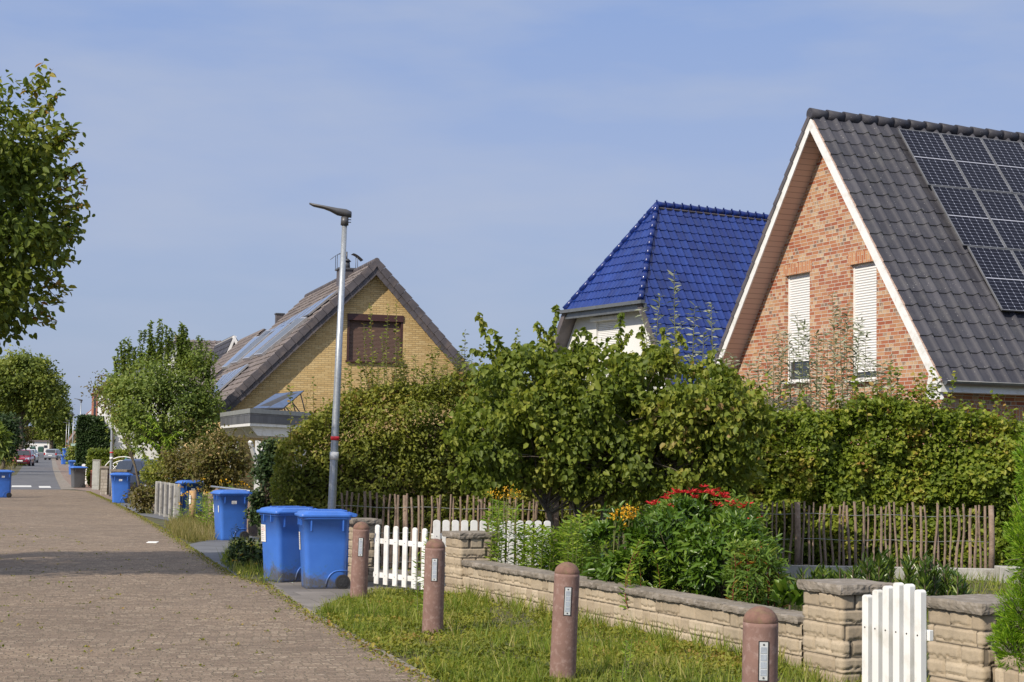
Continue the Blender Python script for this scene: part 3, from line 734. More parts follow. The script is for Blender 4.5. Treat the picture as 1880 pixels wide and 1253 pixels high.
for Ex, wv, nn, Cx in ((E1, w1, n1, C1), (E2, w2, n2, C2)):
    s = MB(); s.prism([Ex + nn * .02, Cx + nn * .02, Cx - nn * .17, Ex - nn * .17], -Vb * .05)
    obj('bargeboard', s, M['verge'], bh, world=True)

# ================================================================ the yellow brick house
def mk_gable(P0, tl, tr, sl_, sr_, ov, D, N):
    return lambda t: P0.z + (sl_ * t if t < 0 else -sr_ * t)
YU = Vector((-.30, .954, 0)).normalized(); YV = Vector((.954, .30, 0)).normalized()
YP = V(692, 480, 60); yl = RP(404, 748, YP, YU); yr = RP(853, 668, YP, YU)
tl, tr = tz(yl, YP, YV), tz(yr, YP, YV); sL = (YP.z - yl.z) / -tl; sR = (YP.z - yr.z) / tr; trE = (YP.z - yl.z) / sR
yh = thing('yellow_brick_house', 'yellow brick gable house with brown tiled roof and brown shuttered window', 'house', (YP.x, YP.y, 0))
yz = lambda t: YP.z - (sL * -t if t < 0 else sR * t) - .22
YW = YP + YU * .32
p, q = RP(638, 576, YW, YU), RP(739, 667, YW, YU); ww = [(tz(p, YW, YV), tz(q, YW, YV), q.z, p.z)]
mb = MB(); wall_strips(mb, YW, YV, yz, [tl + .3, 0, trE - .3], ww); reveal(mb, YW, YV, YU, ww[0], .16)
a = YW + YV * (tl + .3); LY = 15.2
mb.quad(V3(a.x, a.y, 0), V3(a.x, a.y, yl.z), V3(a.x, a.y, yl.z) + YU * LY, V3(a.x, a.y, 0) + YU * LY)
obj('wall', mb, M['brick_yellow'], yh, world=True, uv=True)
P = lambda t, z, d: YW + YV * t + YU * d + ZUP * (z - YW.z)
w = ww[0]; s = MB(); s.quad(P(w[0] + .06, w[2], .12), P(w[1] - .06, w[2], .12), P(w[1] - .06, w[3] - .2, .12), P(w[0] + .06, w[3] - .2, .12)); obj('roller_shutter', s, M['shutter_brown'], yh, world=True, uv=True)
s = MB(); s.beam(P(w[0], w[3] - .12, .03), P(w[1], w[3] - .12, .03), .14, .24); s.beam(P(w[0] + .04, w[2], .05), P(w[0] + .04, w[3] - .24, .05), .08, .1, up=YV); s.beam(P(w[1] - .04, w[2], .05), P(w[1] - .04, w[3] - .24, .05), .08, .1, up=YV); s.beam(P(w[0] - .04, w[2] + .0, -.02), P(w[1] + .04, w[2] + .0, -.02), .16, .07)
obj('window', s, M['brownframe'], yh, world=True)
wL = (YP - yl).normalized(); nL = wL.cross(YU); nL = nL if nL.z > 0 else -nL
yrE = YP + YV * trE; yrE.z = yl.z; wR = (YP - yrE).normalized(); nR = wR.cross(YU); nR = nR if nR.z > 0 else -nR
obj('roof', tile_mesh('roof', yl + YU * .05, YU, wL, nL, LY, (YP - yl).length, .33, .36, .03, .045, ns=5, jit=.01), M['tile_brown'], yh, world=True)
obj('roof_back', tile_mesh('roof', yrE + YU * .05, YU, wR, nR, LY, (YP - yrE).length, .33, .36, .03, .045, ns=4, jit=.01), M['tile_brown'], yh, world=True)
s = MB()
for E, wv, nn in ((yl, wL, nL), (yrE, wR, nR)): s.prism([E + wv * .03 - nn * .01, YP - nn * .01, YP - nn * .14 - wv * .05, E - nn * .14], YU * LY)
obj('roof_slab', s, M['verge'], yh, world=True)
for nm, o1, o2, th, mat, off, n in (('verge_tiles', .09, -.17, .06, 'verge', .02, 20), ('verge_slates', -.17, -.36, .035, 'verge', -.02, 24)):
    s = MB()
    for E, wv, nn in ((yl, wL, nL), (yrE, wR, nR)):
        Lr = (YP - E).length
        for i in range(n):
            a, b = E.lerp(YP, i / n), E.lerp(YP, (i + 1.0) / n); jj = random.uniform(0, .012)
            lastf = 0 if i < n - 1 else 1
            s.prism([a + nn * (o1 + .02) + wv * .012, b + nn * (o1 - .01), b + nn * (o2 if i < n - 1 else o2 * .6), a + nn * (o2 - .015) + wv * .012], -YU * (th + jj + off))
    obj(nm, s, M[mat], yh, world=True)
s = MB(); gg = yl - YV * .06 - ZUP * .06 - YU * .05; s.tube([gg, gg + YU * LY], .085, 10); s.tube([gg + YU * .35, gg + YU * .35 - ZUP * .25, gg + YU * .4 + YV * .3 - ZUP * .5, gg + YU * .4 + YV * .3 - ZUP * 3], .05, 8)
obj('gutter', s, M['zinc'], yh, world=True)
s = MB()
for i in range(42): a = YP + YU * (LY * i / 42) + ZUP * .02; s.tube([a, a + YU * (LY * 1.08 / 42)], [.12, .105], 8)
obj('ridge_tiles', s, M['verge'], yh, world=True)
# chimneys
def chimney(parent, px0, px1, pyt, Y, h, mat, cowl=False):
    a, b = V(px0, pyt, Y), V(px1, pyt, Y); c = (a + b) / 2; w = (b - a).length; rz = math.atan2(YV.y, YV.x)
    s = MB(); s.box(c - ZUP * (h / 2 + .06), (w * .84, w * .84, h), rz); o = obj('chimney', s, mat, parent, world=True)
    s = MB(); s.box(c - ZUP * .03, (w, w, .07), rz)
    if cowl:
        s.tube([c, c + ZUP * .32], [.16, .13], 10); s.tube([c + ZUP * .3, c + ZUP * .42], [.2, .08], 10)
        for sx in (-1, 1):
            arc = [c + YV * sx * (.22 + .42 * (k / 6)) + ZUP * (.62 - .26 * (k / 6) ** 1.6) for k in range(7)]
            for a2, b2 in zip(arc, arc[1:]): s.beam(a2, b2, .5, .012)
            for d in (-.18, .18): s.tube([c + YV * sx * .42 + YU * d, c + YV * sx * .42 + YU * d + ZUP * .55], .012, 5)
        s.tube([c + ZUP * .3, c + ZUP * .7], .035, 6)
    q = obj('chimney_cap', s, M['darkgrey'], None, world=False); q.parent = o; q.data.transform(Matrix.Translation(-parent.location))
chimney(yh, 618, 654, 494, 64, 1.3, M['verge'], True)
chimney(yh, 505, 522, 576, 76, 1.3, M['verge'])
# solar things on the left slope, in the roof plane
YQ = YP + nL * .16
def rq(px, py): return RP(px, py, YQ, nL)
def roof_panel(kind, label, quad, group, nsub=1, mat='collector', thick=.07, cat='solar panel', uvcell=False):
    a, b, c, d = [rq(*q) for q in quad]   # a lower gable side, b upper gable side, c upper far, d lower far
    fr = MB(); fr.prism([a, b, c, d], -nL * thick); o = obj(kind, fr, M['alu'], yh, world=True, fix=True)
    g = MB(); z = nL * .004; k = .09
    def at(x, y): return (a.lerp(d, x)).lerp(b.lerp(c, x), y) + z
    g.quad(at(k, .03), at(k, .97), at(1 - k, .97), at(1 - k, .03)); go = obj('glass', g, M[mat], None, fix=True); go.parent = o; go.data.transform(Matrix.Translation(-yh.location))
    return o
nP = 6; names = ['first', 'second', 'third', 'fourth', 'fifth', 'sixth', 'seventh']
def lerp2(a, b, t): return (a[0] + (b[0] - a[0]) * t, a[1] + (b[1] - a[1]) * t)
T0, T1 = (621, 532), (486, 613)     # upper edge, gable side to far side
B0, B1 = (582, 572), (477, 616)
B0, B1 = (566, 577), (476, 621)
for i in range(nP):
    f0, f1 = i / nP + .004, (i + 1) / nP - .022
    roof_panel('roof_solar_panel', f'pale glassy panel on the brown roof, {names[i]} from the gable in the upper row', [lerp2(B0, B1, f0), lerp2(T0, T1, f0), lerp2(T0, T1, f1), lerp2(B0, B1, f1)], 'panels in the upper row on the brown roof')
for i, (x0, y0, x1, y1, dx) in enumerate(((480, 650, 563, 582, 15), (457, 657, 532, 594, 13), (434, 665, 502, 605, 13), (416, 673, 478, 617, 10))):
    roof_panel('solar_collector', f'long silver solar collector on the brown roof, {names[i]} from the gable in the middle row', [(x0, y0), (x1, y1), (x1 - dx * 1.05, y1 + 1.5), (x0 - dx, y0 + 2)], 'long collectors in the middle row on the brown roof', mat='zinc' if i in (0, 2) else 'collector', thick=.12)
T0, T1, B0, B1 = (456, 668), (408, 690), (397, 721), (372, 735)
for i in range(5):
    f0, f1 = i / 5 + .01, (i + 1) / 5 - .03
    roof_panel('roof_solar_panel', f'pale glassy panel on the brown roof, {names[i]} from the gable in the lowest row', [lerp2(B0, B1, f0), lerp2(T0, T1, f0), lerp2(T0, T1, f1), lerp2(B0, B1, f1)], 'panels in the lowest row on the brown roof')

# ================================================================ carport with a tilted collector
K0 = V(459.5, 750, 47); K1 = V(405, 759, 53.6); K2 = V(575, 760, 51); zc = K0.z
K1.z = K2.z = zc; K3 = K1 + (K2 - K0)
cp = thing('carport', 'white timber carport with slate clad flat roof before the yellow house', 'carport', (K0.x, K0.y, 0))
s = MB(); s.prism([K0 - ZUP * .14, K1 - ZUP * .14, K3 - ZUP * .14, K2 - ZUP * .14], -ZUP * .29); obj('slate_fascia', s, M['slate'], cp, world=True, uv=True, fix=True)
cc = (K0 + K3) / 2
s = MB(); s.prism([cc + (k - cc) * 1.012 for k in (K0, K1, K3, K2)], -ZUP * .137); obj('coping', s, M['zincfascia'], cp, world=True, fix=True)
s = MB(); s.prism([cc + (k - cc) * .99 - ZUP * .433 for k in (K0, K1, K3, K2)], -ZUP * .09)
for f in (.12, .5): q = K0.lerp(K1, f); q2 = K2.lerp(K3, f)
d01 = (K1 - K0).normalized(); d02 = (K2 - K0).normalized()
for k in (K0 + d01 * .25 + d02 * .1, K0 + d01 * 2.2 + d02 * .1, K1 - d01 * .3 + d02 * .1):   # rafter ends with raked tails
    s.prism([k - ZUP * .53, k - ZUP * .80 + d02 * .5, k + d02 * 3.4 - ZUP * .80, k + d02 * 3.4 - ZUP * .53], d01 * .10)
obj('rafters', s, M['white'], cp, world=True, fix=True)
for k in (K0 + d01 * .35 + d02 * .65, K1 - d01 * .6 + d02 * .65, K2 - d02 * .8 + d01 * .3):
    s = MB(); b = V3(k.x, k.y, 0); s.box(b + ZUP * (zc - .95) / 2, (.16, .16, zc - .95), .2)
    s.beam(b + ZUP * (zc - 1.7), b + ZUP * (zc - .98) - d02 * .5, .1, .1); s.beam(b + ZUP * (zc - 1.7), b + ZUP * (zc - .98) + d02 * .5, .1, .1)
    obj('post', s, M['white'], cp, world=True)
q = [V(462, 751, 48), V(520, 750, 49), V(559, 717, 50.5), V(506, 723, 49.5)]
rk = thing('tilted_collector', 'dark glass collector propped on thin legs on the carport roof', 'solar collector', (q[0].x, q[0].y, zc))
s = MB(); n = (q[1] - q[0]).cross(q[3] - q[0]).normalized(); n = n if n.z > 0 else -n; s.prism(q, -n * .06); obj('frame', s, M['darkgrey'], rk, world=True, fix=True)
s = MB(); c = sum(q, Vector()) / 4
for half in (0, 1):
    e = [q[0].lerp(q[1], half * .5), q[0].lerp(q[1], half * .5 + .5), q[3].lerp(q[2], half * .5 + .5), q[3].lerp(q[2], half * .5)]; c = sum(e, Vector()) / 4
    s.add([c + (x - c) * .93 + n * .004 for x in e], [(0, 1, 2, 3)])
obj('glass', s, M['collector'], rk, world=True, fix=True)
for k in (.15, .5, .85):
    t0 = q[3].lerp(q[2], k); s = MB(); s.tube([t0 - ZUP * .05, V3(t0.x + .18, t0.y, zc)], .02, 5); s.tube([q[0].lerp(q[1], k).lerp(t0, .55) - ZUP * .05, V3(t0.x + .0, t0.y, zc)], .02, 5); obj('leg', s, M['darkgrey'], rk, world=True)

# ================================================================ houses far along the street
def far_house(name, label, apex, eaveL, eaveR, Y, length, wallm, roofm, gdir=YV, ddir=YU, wins=(), ov=.3, board=None, gauge=.4, chim=None):
    AP = V(*apex, Y); EL_ = RP(*eaveL, AP, ddir); ER_ = RP(*eaveR, AP, ddir); ze = min(EL_.z, ER_.z)
    tl, tr = tz(EL_, AP, gdir), tz(ER_, AP, gdir); sl_, sr_ = (AP.z - EL_.z) / -tl, (AP.z - ER_.z) / tr
    o = thing(name, label, 'house', (AP.x, AP.y, 0)); Wp = AP + ddir * ov
    f = lambda t: AP.z - (sl_ * -t if t < 0 else sr_ * t) - .15
    ww = []
    for (x0, y0, x1, y1) in wins:
        p, q = RP(x0, y0, Wp, ddir), RP(x1, y1, Wp, ddir); ww.append((tz(p, Wp, gdir), tz(q, Wp, gdir), q.z, p.z))
    mb = MB(); wall_strips(mb, Wp, gdir, f, [tl + .25, 0, tr - .25], ww)
    for t_, zz, sgn in ((tl + .25, EL_.z, -1), (tr - .25, ER_.z, 1)):
        a = Wp + gdir * t_; mb.quad(V3(a.x, a.y, 0), V3(a.x, a.y, zz), V3(a.x, a.y, zz) + ddir * (length - 2 * ov), V3(a.x, a.y, 0) + ddir * (length - 2 * ov))
    for w in ww: reveal(mb, Wp, gdir, ddir, w, .15)
    obj('wall', mb, wallm, o, world=True, uv=True)
    for w in ww:
        P = lambda t, z, d: Wp + gdir * t + ddir * d + ZUP * (z - Wp.z)
        s = MB(); s.quad(P(w[0], w[2], .14), P(w[1], w[2], .14), P(w[1], w[3], .14), P(w[0], w[3], .14)); wo_ = obj('window', s, M['glass'], o, world=True)
        s = MB(); 
        for a_, b_ in (((w[0], w[2]), (w[1], w[2])), ((w[0], w[3]), (w[1], w[3]))): s.beam(P(a_[0], a_[1], .1), P(b_[0], b_[1], .1), .07, .09)
        for a_ in (w[0] + .04, (w[0] + w[1]) / 2, w[1] - .04): s.beam(P(a_, w[2], .1), P(a_, w[3], .1), .07, .07, up=gdir)
        fo = obj('frame', s, M['white'], None); fo.parent = wo_; fo.data.transform(Matrix.Translation(-o.location))
    for E, nm in ((EL_, 'roof'), (ER_, 'roof_back')):
        wv = (AP - E).normalized(); nn = wv.cross(ddir); nn = nn if nn.z > 0 else -nn
        obj(nm, tile_mesh(nm, E, ddir, wv, nn, length, (AP - E).length, .36, gauge, .05, .05, ns=4), roofm, o, world=True)
        s = MB(); s.prism([E - nn * .02, AP - nn * .02, AP - nn * .16, E - nn * .16], ddir * length); obj('roof_slab', s, board or M['verge'], o, world=True)
        if board:
            s = MB(); s.prism([E, AP, AP - ZUP * .35, E - nn * .26], -ddir * .04); obj('bargeboard', s, board, o, world=True)
    if chim:
        a, b = V(*chim[0], chim[2]), V(*chim[1], chim[2]); s = MB(); w_ = (b - a).length; s.box((a + b) / 2 - ZUP * .8, (w_, w_, 1.6)); obj('chimney', s, M['brick_dark'], o, world=True)
    return o
far_house('tiled_house', 'brown roofed house just behind the yellow brick house', (486, 604), (380, 705), (600, 705), 84, 9, M['brick_yellow'], M['tile_brown'])
far_house('gabled_house', 'white gable with dark slate roof peeking over the brown roofs', (430, 616), (398, 690), (470, 690), 92, 8, M['whitewall'], M['tile_dark'], board=M['white'])
# house whose brown roof slope faces the street
a = V(340, 705, 96); gd = YV
hs = thing('long_roof_house', 'house with broad brown tiled roof slope behind the fruit tree', 'house', (a.x, a.y, 0))
R_ = V(340, 624, 101); b_ = (R_ - a); b_ = b_ - gd * b_.dot(gd); n_ = gd.cross(b_).normalized(); n_ = n_ if n_.z > 0 else -n_
obj('roof', tile_mesh('roof', a, gd, b_, n_, 6.5, b_.length, .34, .4, .06, .05, ns=5), M['tile_brown'], hs, world=True)
s = MB(); s.prism([a - n_ * .02, a + b_ - n_ * .02, a + b_ + YU * 4 - ZUP * 3, a + YU * 5], gd * 6.5); s.quad(*[V3(q.x, q.y, z) for q, z in ((a + YU * .3, 0), (a + YU * .3 + gd * 6.5, 0), (a + YU * .3 + gd * 6.5, a.z), (a + YU * .3, a.z))]); obj('wall', s, M['whitewall'], hs, world=True, fix=True)
far_house('white_house', 'white rendered gable house half hidden behind the fruit tree', (330, 622), (188, 712), (440, 712), 100, 10, M['whitewall'], M['tile_brown'], wins=((199, 738, 204, 763),), chim=((322, 616), (335, 616), 104))
far_house('red_brick_house', 'red brick house with tiled gable left of the white house', (186, 738), (147, 772), (222, 772), 128, 10, M['brick_dark'], M['tile_red'], wins=((160, 772, 166, 790), (182, 775, 192, 800)), gdir=V3(.97, .243, 0).normalized(), ddir=V3(-.243, .97, 0).normalized(), board=M['white'])
bay = thing('brick_bay', 'tall narrow red brick bay with white strips and dark glazing', 'bay window', V(168, 860, 112) * 1); bay.location.z = 0
s = MB()
for x0, x1, mt in ((168, 172, 0), (172, 176.5, 1), (176.5, 179, 0), (179, 181, 2), (181, 185, 0), (185, 188, 2), (188, 196, 1)):
    p, q = V(x0, 800, 112), V(x1, 800, 112); s.cm = mt; zt_ = V(x0, 722 if x0 < 180 else 735, 112).z; s.box(V3((p.x + q.x) / 2, 112, zt_ / 2), (q.x - p.x, .5 + .05 * (mt == 0), zt_))
obj('wall', s, [M['brick_dark'], M['glass'], M['white']], bay, world=True, uv=True)
far_house('distant_red_roofed_house', 'far house with orange red roof between the lamps and the clipped hedge', (149, 776), (122, 812), (185, 812), 235, 12, M['brick_yellow'], M['tile_red'], gdir=V3(.97, .243, 0).normalized(), ddir=V3(-.243, .97, 0).normalized(), gauge=.5, board=M['brick_dark'])
# low cream building at the end of the street
a, b = V(39, 812, 470), V(91, 812, 470); s = MB(); s.cm = 0
fb_ = thing('low_cream_building', 'long low cream building at the far end of the street', 'building', (a.x, a.y, 0))
z1 = V(50, 811, 470).z; c = (a + b) / 2; s.box(V3(c.x, c.y + 2, z1 / 2), (b.x - a.x, 4, z1)); obj('wall', s, M['whitewall'], fb_, world=True)
s = MB(); s.box(V3(c.x, c.y + 2, z1 + .2), (b.x - a.x + 1, 5, .5)); obj('roof', s, M['tile_brown'], fb_, world=True)
for x0, x1 in ((47.5, 52.5), (81, 86.5)):
    p, q = V(x0, 818, 469.9), V(x1, 822.5, 469.9); s = MB(); s.box(V3((p.x + q.x) / 2, 469.95 + .0, (p.z + q.z) / 2), (q.x - p.x, .2, p.z - q.z)); obj('window', s, M['glass'], fb_, world=True)
for k, (x0, x1) in enumerate(((55, 63), (70, 78))):
    p, q = V(x0, 823, 455), V(x1, 829, 455); s = MB(); w_ = q.x - p.x
    s.prism([V3(p.x, 455, .1), V3(q.x, 455, .1), V3(q.x + .1, 455, 1.35), V3(p.x - .1, 455, 1.35)], V3(0, 1.2, 0)); s.prism([V3(p.x - .1, 454.9, 1.36), V3(q.x + .1, 454.9, 1.36), V3(q.x, 455.6, 1.75), V3(p.x, 455.6, 1.75)], V3(0, .7, 0))
    tag(obj('waste_container', s, simple('green_container%d' % k, (.02, .07, .05), .5), None, fix=True), ('green waste container before the cream building, next to the dark window' if k == 0 else 'green waste container before the cream building, behind the silver car'), 'waste container', 'waste containers')
# ================================================================ wheelie bins
t = NT('blue_bin_plastic'); tc = t.n('ShaderNodeTexCoord'); sp = t.n('ShaderNodeSeparateXYZ'); t.l(tc.outputs['Object'], sp.inputs[0])
n1_ = t.noise(tc.outputs['Object'], 4.5, 5, .6); lim = t.math('ADD', t.math('MULTIPLY', t.math('SUBTRACT', n1_, .5), .8), .15)
df = t.mr(t.math('SUBTRACT', lim, sp.outputs[2]), -.08, .08); n2_ = t.mr(t.noise(tc.outputs['Object'], 40, 4, .7), .35, .62)
gf = t.math('MULTIPLY', t.mr(t.math('SUBTRACT', t.math('ADD', lim, .17), sp.outputs[2]), -.1, .12), t.mr(t.noise(tc.outputs['Object'], 26, 5, .8), .48, .66))
blue = t.ramp(t.noise(tc.outputs['Object'], 3, 5), [(.3, (.042, .145, .53)), (.7, (.056, .18, .60))])
col = t.mix(t.math('MULTIPLY', gf, .6), blue, (.06, .13, .05)); colD = t.mix(t.math('MULTIPLY', df, t.math('ADD', t.math('MULTIPLY', n2_, .3), .68)), col, (.085, .08, .062))
M['bin_dirty'] = t.done(t.pr(colD, t.mr(df, 0, 1, .36, .9), 0, t.noise(tc.outputs['Object'], 90, 2), .06, .003))
M['bin_blue'] = simple('blue_plastic', (.050, .165, .57), .36, var=.1, scale=3, c2=(.05, .15, .50), scale2=9)
M['bin_grey'] = simple('grey_plastic', (.085, .088, .095), .5, var=.15, scale=3)
M['darkhub'] = simple('dark_hub', (.035, .036, .04), .5); M['sticker'] = simple('sticker', (.74, .74, .72), .5, var=.05, c2=(.55, .55, .55), scale2=30)
M['ink'] = simple('sticker_ink', (.20, .20, .24), .6); M['inkred'] = simple('sticker_red_ink', (.5, .08, .09), .6); M['inkblue'] = simple('sticker_blue_ink', (.05, .1, .4), .6)
def rrect(w, d, cx, cy, r, z, seg=4):
    out = []
    for sx, sy, a0 in ((1, 1, 0), (-1, 1, 90), (-1, -1, 180), (1, -1, 270)):
        for k in range(seg + 1):
            a = math.radians(a0 + 90 * k / seg); out.append(V3(cx + sx * (w / 2 - r) + r * math.cos(a), cy + sy * (d / 2 - r) + r * math.sin(a), z))
    return out
def make_bin(bodym, lidm, label, stickers=()):
    """front looks to -y"""
    r = thing('wheelie_bin', label, 'wheelie bin', (0, 0, 0), 0, 'wheelie bins put out along the street')
    mb = MB(); mb.smooth = True
    secs = [(0.0, .45, .50, .055), (.012, .475, .53, .06), (.05, .48, .535, .06), (.25, .49, .555, .065), (.60, .515, .595, .07), (.93, .545, .635, .07)]
    rings = [rrect(w, d, 0, -.02 + (.635 - d) * .12, rr, z) for z, w, d, rr in secs]
    rings += [rrect(.575, .665, 0, -.02, .07, .932), rrect(.58, .67, 0, -.02, .07, .975), rrect(.53, .62, 0, -.02, .06, .977)]
    mb.loft(rings); mb.smooth = False
    for sx in (-1, 1):   # stiffening ribs under the rim and the recess round the wheel
        mb.box((sx * .262, -.23, .86), (.03, .02, .16)); mb.box((sx * .268, .20, .86), (.03, .02, .16))
        arc = [V3(sx * (.240 + .010 * (z_ := .04 + .21 * math.sin(a))), .16 - .17 * math.cos(a), z_) for a in np.linspace(0, math.pi / 2, 8)]
        arc += [V3(sx * .252, .275, .25)]
        mb.tube(arc, .011, 6)
    for x in (-.1, .1): mb.box((x, -.345, .90), (.018, .03, .10))
    mb.box((0, .27, .5), (.30, .06, .8))
    body = obj('body', mb, bodym, r)
    lid = MB(); lid.smooth = True
    lr = [rrect(.600, .70, 0, -.035, .06, .965), rrect(.605, .705, 0, -.035, .06, .985), rrect(.600, .70, 0, -.035, .065, 1.0), rrect(.57, .66, 0, -.03, .07, 1.005), rrect(.55, .62, 0, -.03, .08, 1.030), rrect(.46, .50, 0, -.02, .10, 1.050), rrect(.44, .48, 0, -.02, .10, 1.042), rrect(.30, .30, 0, -.02, .1, 1.046)]
    lid.loft(lr); lid.smooth = False
    for x in (-.19, 0, .19): lid.box((x, .03, 1.05), (.05, .46, .014))
    for sx in (-1, 1): lid.prism([V3(sx * .20, .28, .965), V3(sx * .20, .38, .97), V3(sx * .20, .385, 1.01), V3(sx * .20, .28, 1.04)], V3(sx * .055, 0, 0))
    obj('lid', lid, lidm, r, bevel=.004, fix=True)
    h = MB(); h.tube([V3(-.25, .375, .995), V3(.25, .375, .995)], .019, 8); obj('handle', h, lidm, r)
    for sx in (-1, 1):
        w = MB(); w.tube([V3(sx * .235, .215, .10), V3(sx * .283, .215, .10)], .10, 20); wo = obj('wheel', w, M['black'], r, bevel=.008)
        w = MB(); w.tube([V3(sx * .282, .215, .10), V3(sx * .288, .215, .10)], .062, 16)
        for k in range(6): a = k * math.pi / 3; w.beam(V3(sx * .290, .215, .10), V3(sx * .290, .215 + .055 * math.cos(a), .10 + .055 * math.sin(a)), .012, .010, up=V3(1, 0, 0))
        w.tube([V3(sx * .286, .215, .10), V3(sx * .296, .215, .10)], .018, 10)
        hb = obj('hub', w, M['darkhub'], None); hb.parent = wo
    for (face, x, z, w_, h_, kind) in stickers:
        s = MB(); slope = .2 / .93
        if face == 'front':
            y = lambda zz: -.3355 + (.93 - zz) * .098 * .6; N = V3(0, -1, 0)
            pt = lambda a, b, d: V3(x + a, y(z + b) - .006 - d, z + b)
        else:
            sd_ = face; pt = lambda a, b, d: V3(sd_ * (.2725 - (.93 - (z + b)) * .045 + .005 + d), x + a, z + b)
        s.cm = 0; s.quad(pt(-w_ / 2, -h_ / 2, 0), pt(w_ / 2, -h_ / 2, 0), pt(w_ / 2, h_ / 2, 0), pt(-w_ / 2, h_ / 2, 0))
        nl = 0 if kind == 'plain' else int(h_ / .028)
        for k in range(nl):
            zz = h_ / 2 - .02 - k * .026; s.cm = 2 if (kind == 'notice' and k in (1, 2)) else (3 if kind == 'blue' and k > 3 else 1); a = -w_ / 2 + .012; b_ = a + (w_ - .03) * random.uniform(.5, 1)
            s.quad(pt(a, zz - .007, .001), pt(b_, zz - .007, .001), pt(b_, zz, .001), pt(a, zz, .001))
        obj('sticker', s, [M['sticker'], M['ink'], M['inkred'], M['inkblue']], r)
    return r
def put(b, px, py, rot, sc=1.0):
    p = G(px, py); b.location = p; b.rotation_euler = (0, 0, math.radians(rot)); b.scale = (sc,) * 3; return b
bA = make_bin(M['bin_dirty'], M['bin_blue'], 'blue wheelie bin with muddy base and wheel showing, nearest the red-brown posts', [('front', -.12, .63, .10, .24, 'text')])
put(bA, 594, 1080, -74)
bB = make_bin(M['bin_dirty'], M['bin_blue'], 'blue wheelie bin with red printed notice, half behind the muddy bin with the wheel', [('front', -.15, .68, .13, .24, 'notice')])
put(bB, 528, 1068, -52)
bC = make_bin(M['bin_blue'], M['bin_blue'], 'clean blue wheelie bin on grey paving beside the weeds, small white plate on its side', [('front', -.2, .66, .06, .16, 'blue'), ('front', .14, .66, .05, .14, 'plain'), (1, -.03, .80, .11, .065, 'text')])
put(bC, 423, 992, -62, .97)
# labels follow where each bin stands
def bin_copy(px, py, rot, sc, label, src=bC): 
    r = dup(src, label); return put(r, px, py, rot, sc)
bin_copy(349, 951, -60, .95, 'blue wheelie bin standing behind the round wooden post and beside the concrete slabs')
bin_copy(221, 924, -74, .96, 'blue wheelie bin right beside a lamp post, in front of the dark blue car')
bin_copy(3, 914, -60, .93, 'blue wheelie bin alone on the side of the street opposite the lamps')
bin_copy(134.5, 872, -60, .90, 'blue wheelie bin directly behind the grey wheelie bin')
b7 = bin_copy(117.5, 853, -60, .94, 'lower of the two blue wheelie bins seen one over the other beside the far lamps')
b8 = bin_copy(117.5, 853, -60, .90, 'upper of the two blue wheelie bins seen one over the other beside the far lamps'); b8.location = b7.location + V3(0.0, .5, .72)
stp = MB(); stp.box(b7.location + V3(.0, .62, .355), (.8, .46, .71)); tag(obj('brick_plinth', stp, M['brick_dark'], uv=True), 'low brick plinth under the upper of the two far blue bins', 'plinth')
b9 = make_bin(M['bin_grey'], M['bin_blue'], 'dark grey wheelie bin with blue lid at the start of the pavement', []); put(b9, 143, 896, -60, .92)

# ================================================================ red-brown bollards with reflectors
M['bollard'] = simple('red_brown_concrete', (.215, .128, .106), .85, var=.15, scale=5, bstr=.25, c2=(.31, .215, .19), scale2=22)
M['mould'] = simple('bollard_cap', (.19, .105, .08), .9, var=.25, scale=14, bstr=.3, c2=(.20, .14, .08), scale2=20)
M['reflector'] = simple('reflector', (.52, .58, .68), .12, .3, var=.15, scale=40, spec=.8, coat=.6)
M['reflframe'] = simple('reflector_frame', (.68, .70, .70), .4, .3)
def make_bollard(label):
    r = thing('bollard', label, 'bollard', (0, 0, 0), 0, 'red brown bollards along the grass verge'); R = .104
    mb = MB(); prof = [(0, R + .006), (.03, R + .004), (.4, R + .001), (.86, R), (.885, R)]; n = 32; mb.smooth = True
    mb.loft([[V3(rr * math.cos(2 * math.pi * k / n), rr * math.sin(2 * math.pi * k / n), z) for k in range(n)] for z, rr in prof])
    obj('post', mb, M['bollard'], r)
    mb = MB(); mb.smooth = True; prof = [(.884, R - .003)] + [(.888 + R * .88 * math.sin(a), R * math.cos(a) * .995) for a in np.linspace(0, 1.5, 8)]
    mb.loft([[V3(rr * math.cos(2 * math.pi * k / n), rr * math.sin(2 * math.pi * k / n), z) for k in range(n)] for z, rr in prof]); obj('cap', mb, M['mould'], r)
    # reflector let into the face at -y
    s = MB(); z0, z1, w = .56, .78, .024
    y = -R * .992
    s.cm = 0; s.box((0, y, (z0 + z1) / 2), (w * 2, .012, z1 - z0))
    rf = obj('reflector', s, M['reflframe'], r)
    s = MB()
    for k in range(4): s.box((0, y - .006, z0 + .045 + k * .043), (.036, .004, .036))
    c = obj('lens', s, M['reflector'], None); c.parent = rf
    for zz in (z0 + .014, z1 - .014):
        s = MB(); s.tube([V3(0, y - .005, zz), V3(0, y - .009, zz)], .006, 8); c = obj('rivet', s, M['darkgrey'], None); c.parent = rf
    s = MB(); s.box((0, y + .004, (z0 + z1) / 2), (w * 2 + .012, .012, z1 - z0 + .012)); c = obj('recess', s, M['black'], r)  # black plate round the reflector, dark in colour instead of a hollow
    return r
b1 = make_bollard('reddish bollard nearest to the blue bins, leaning a little')
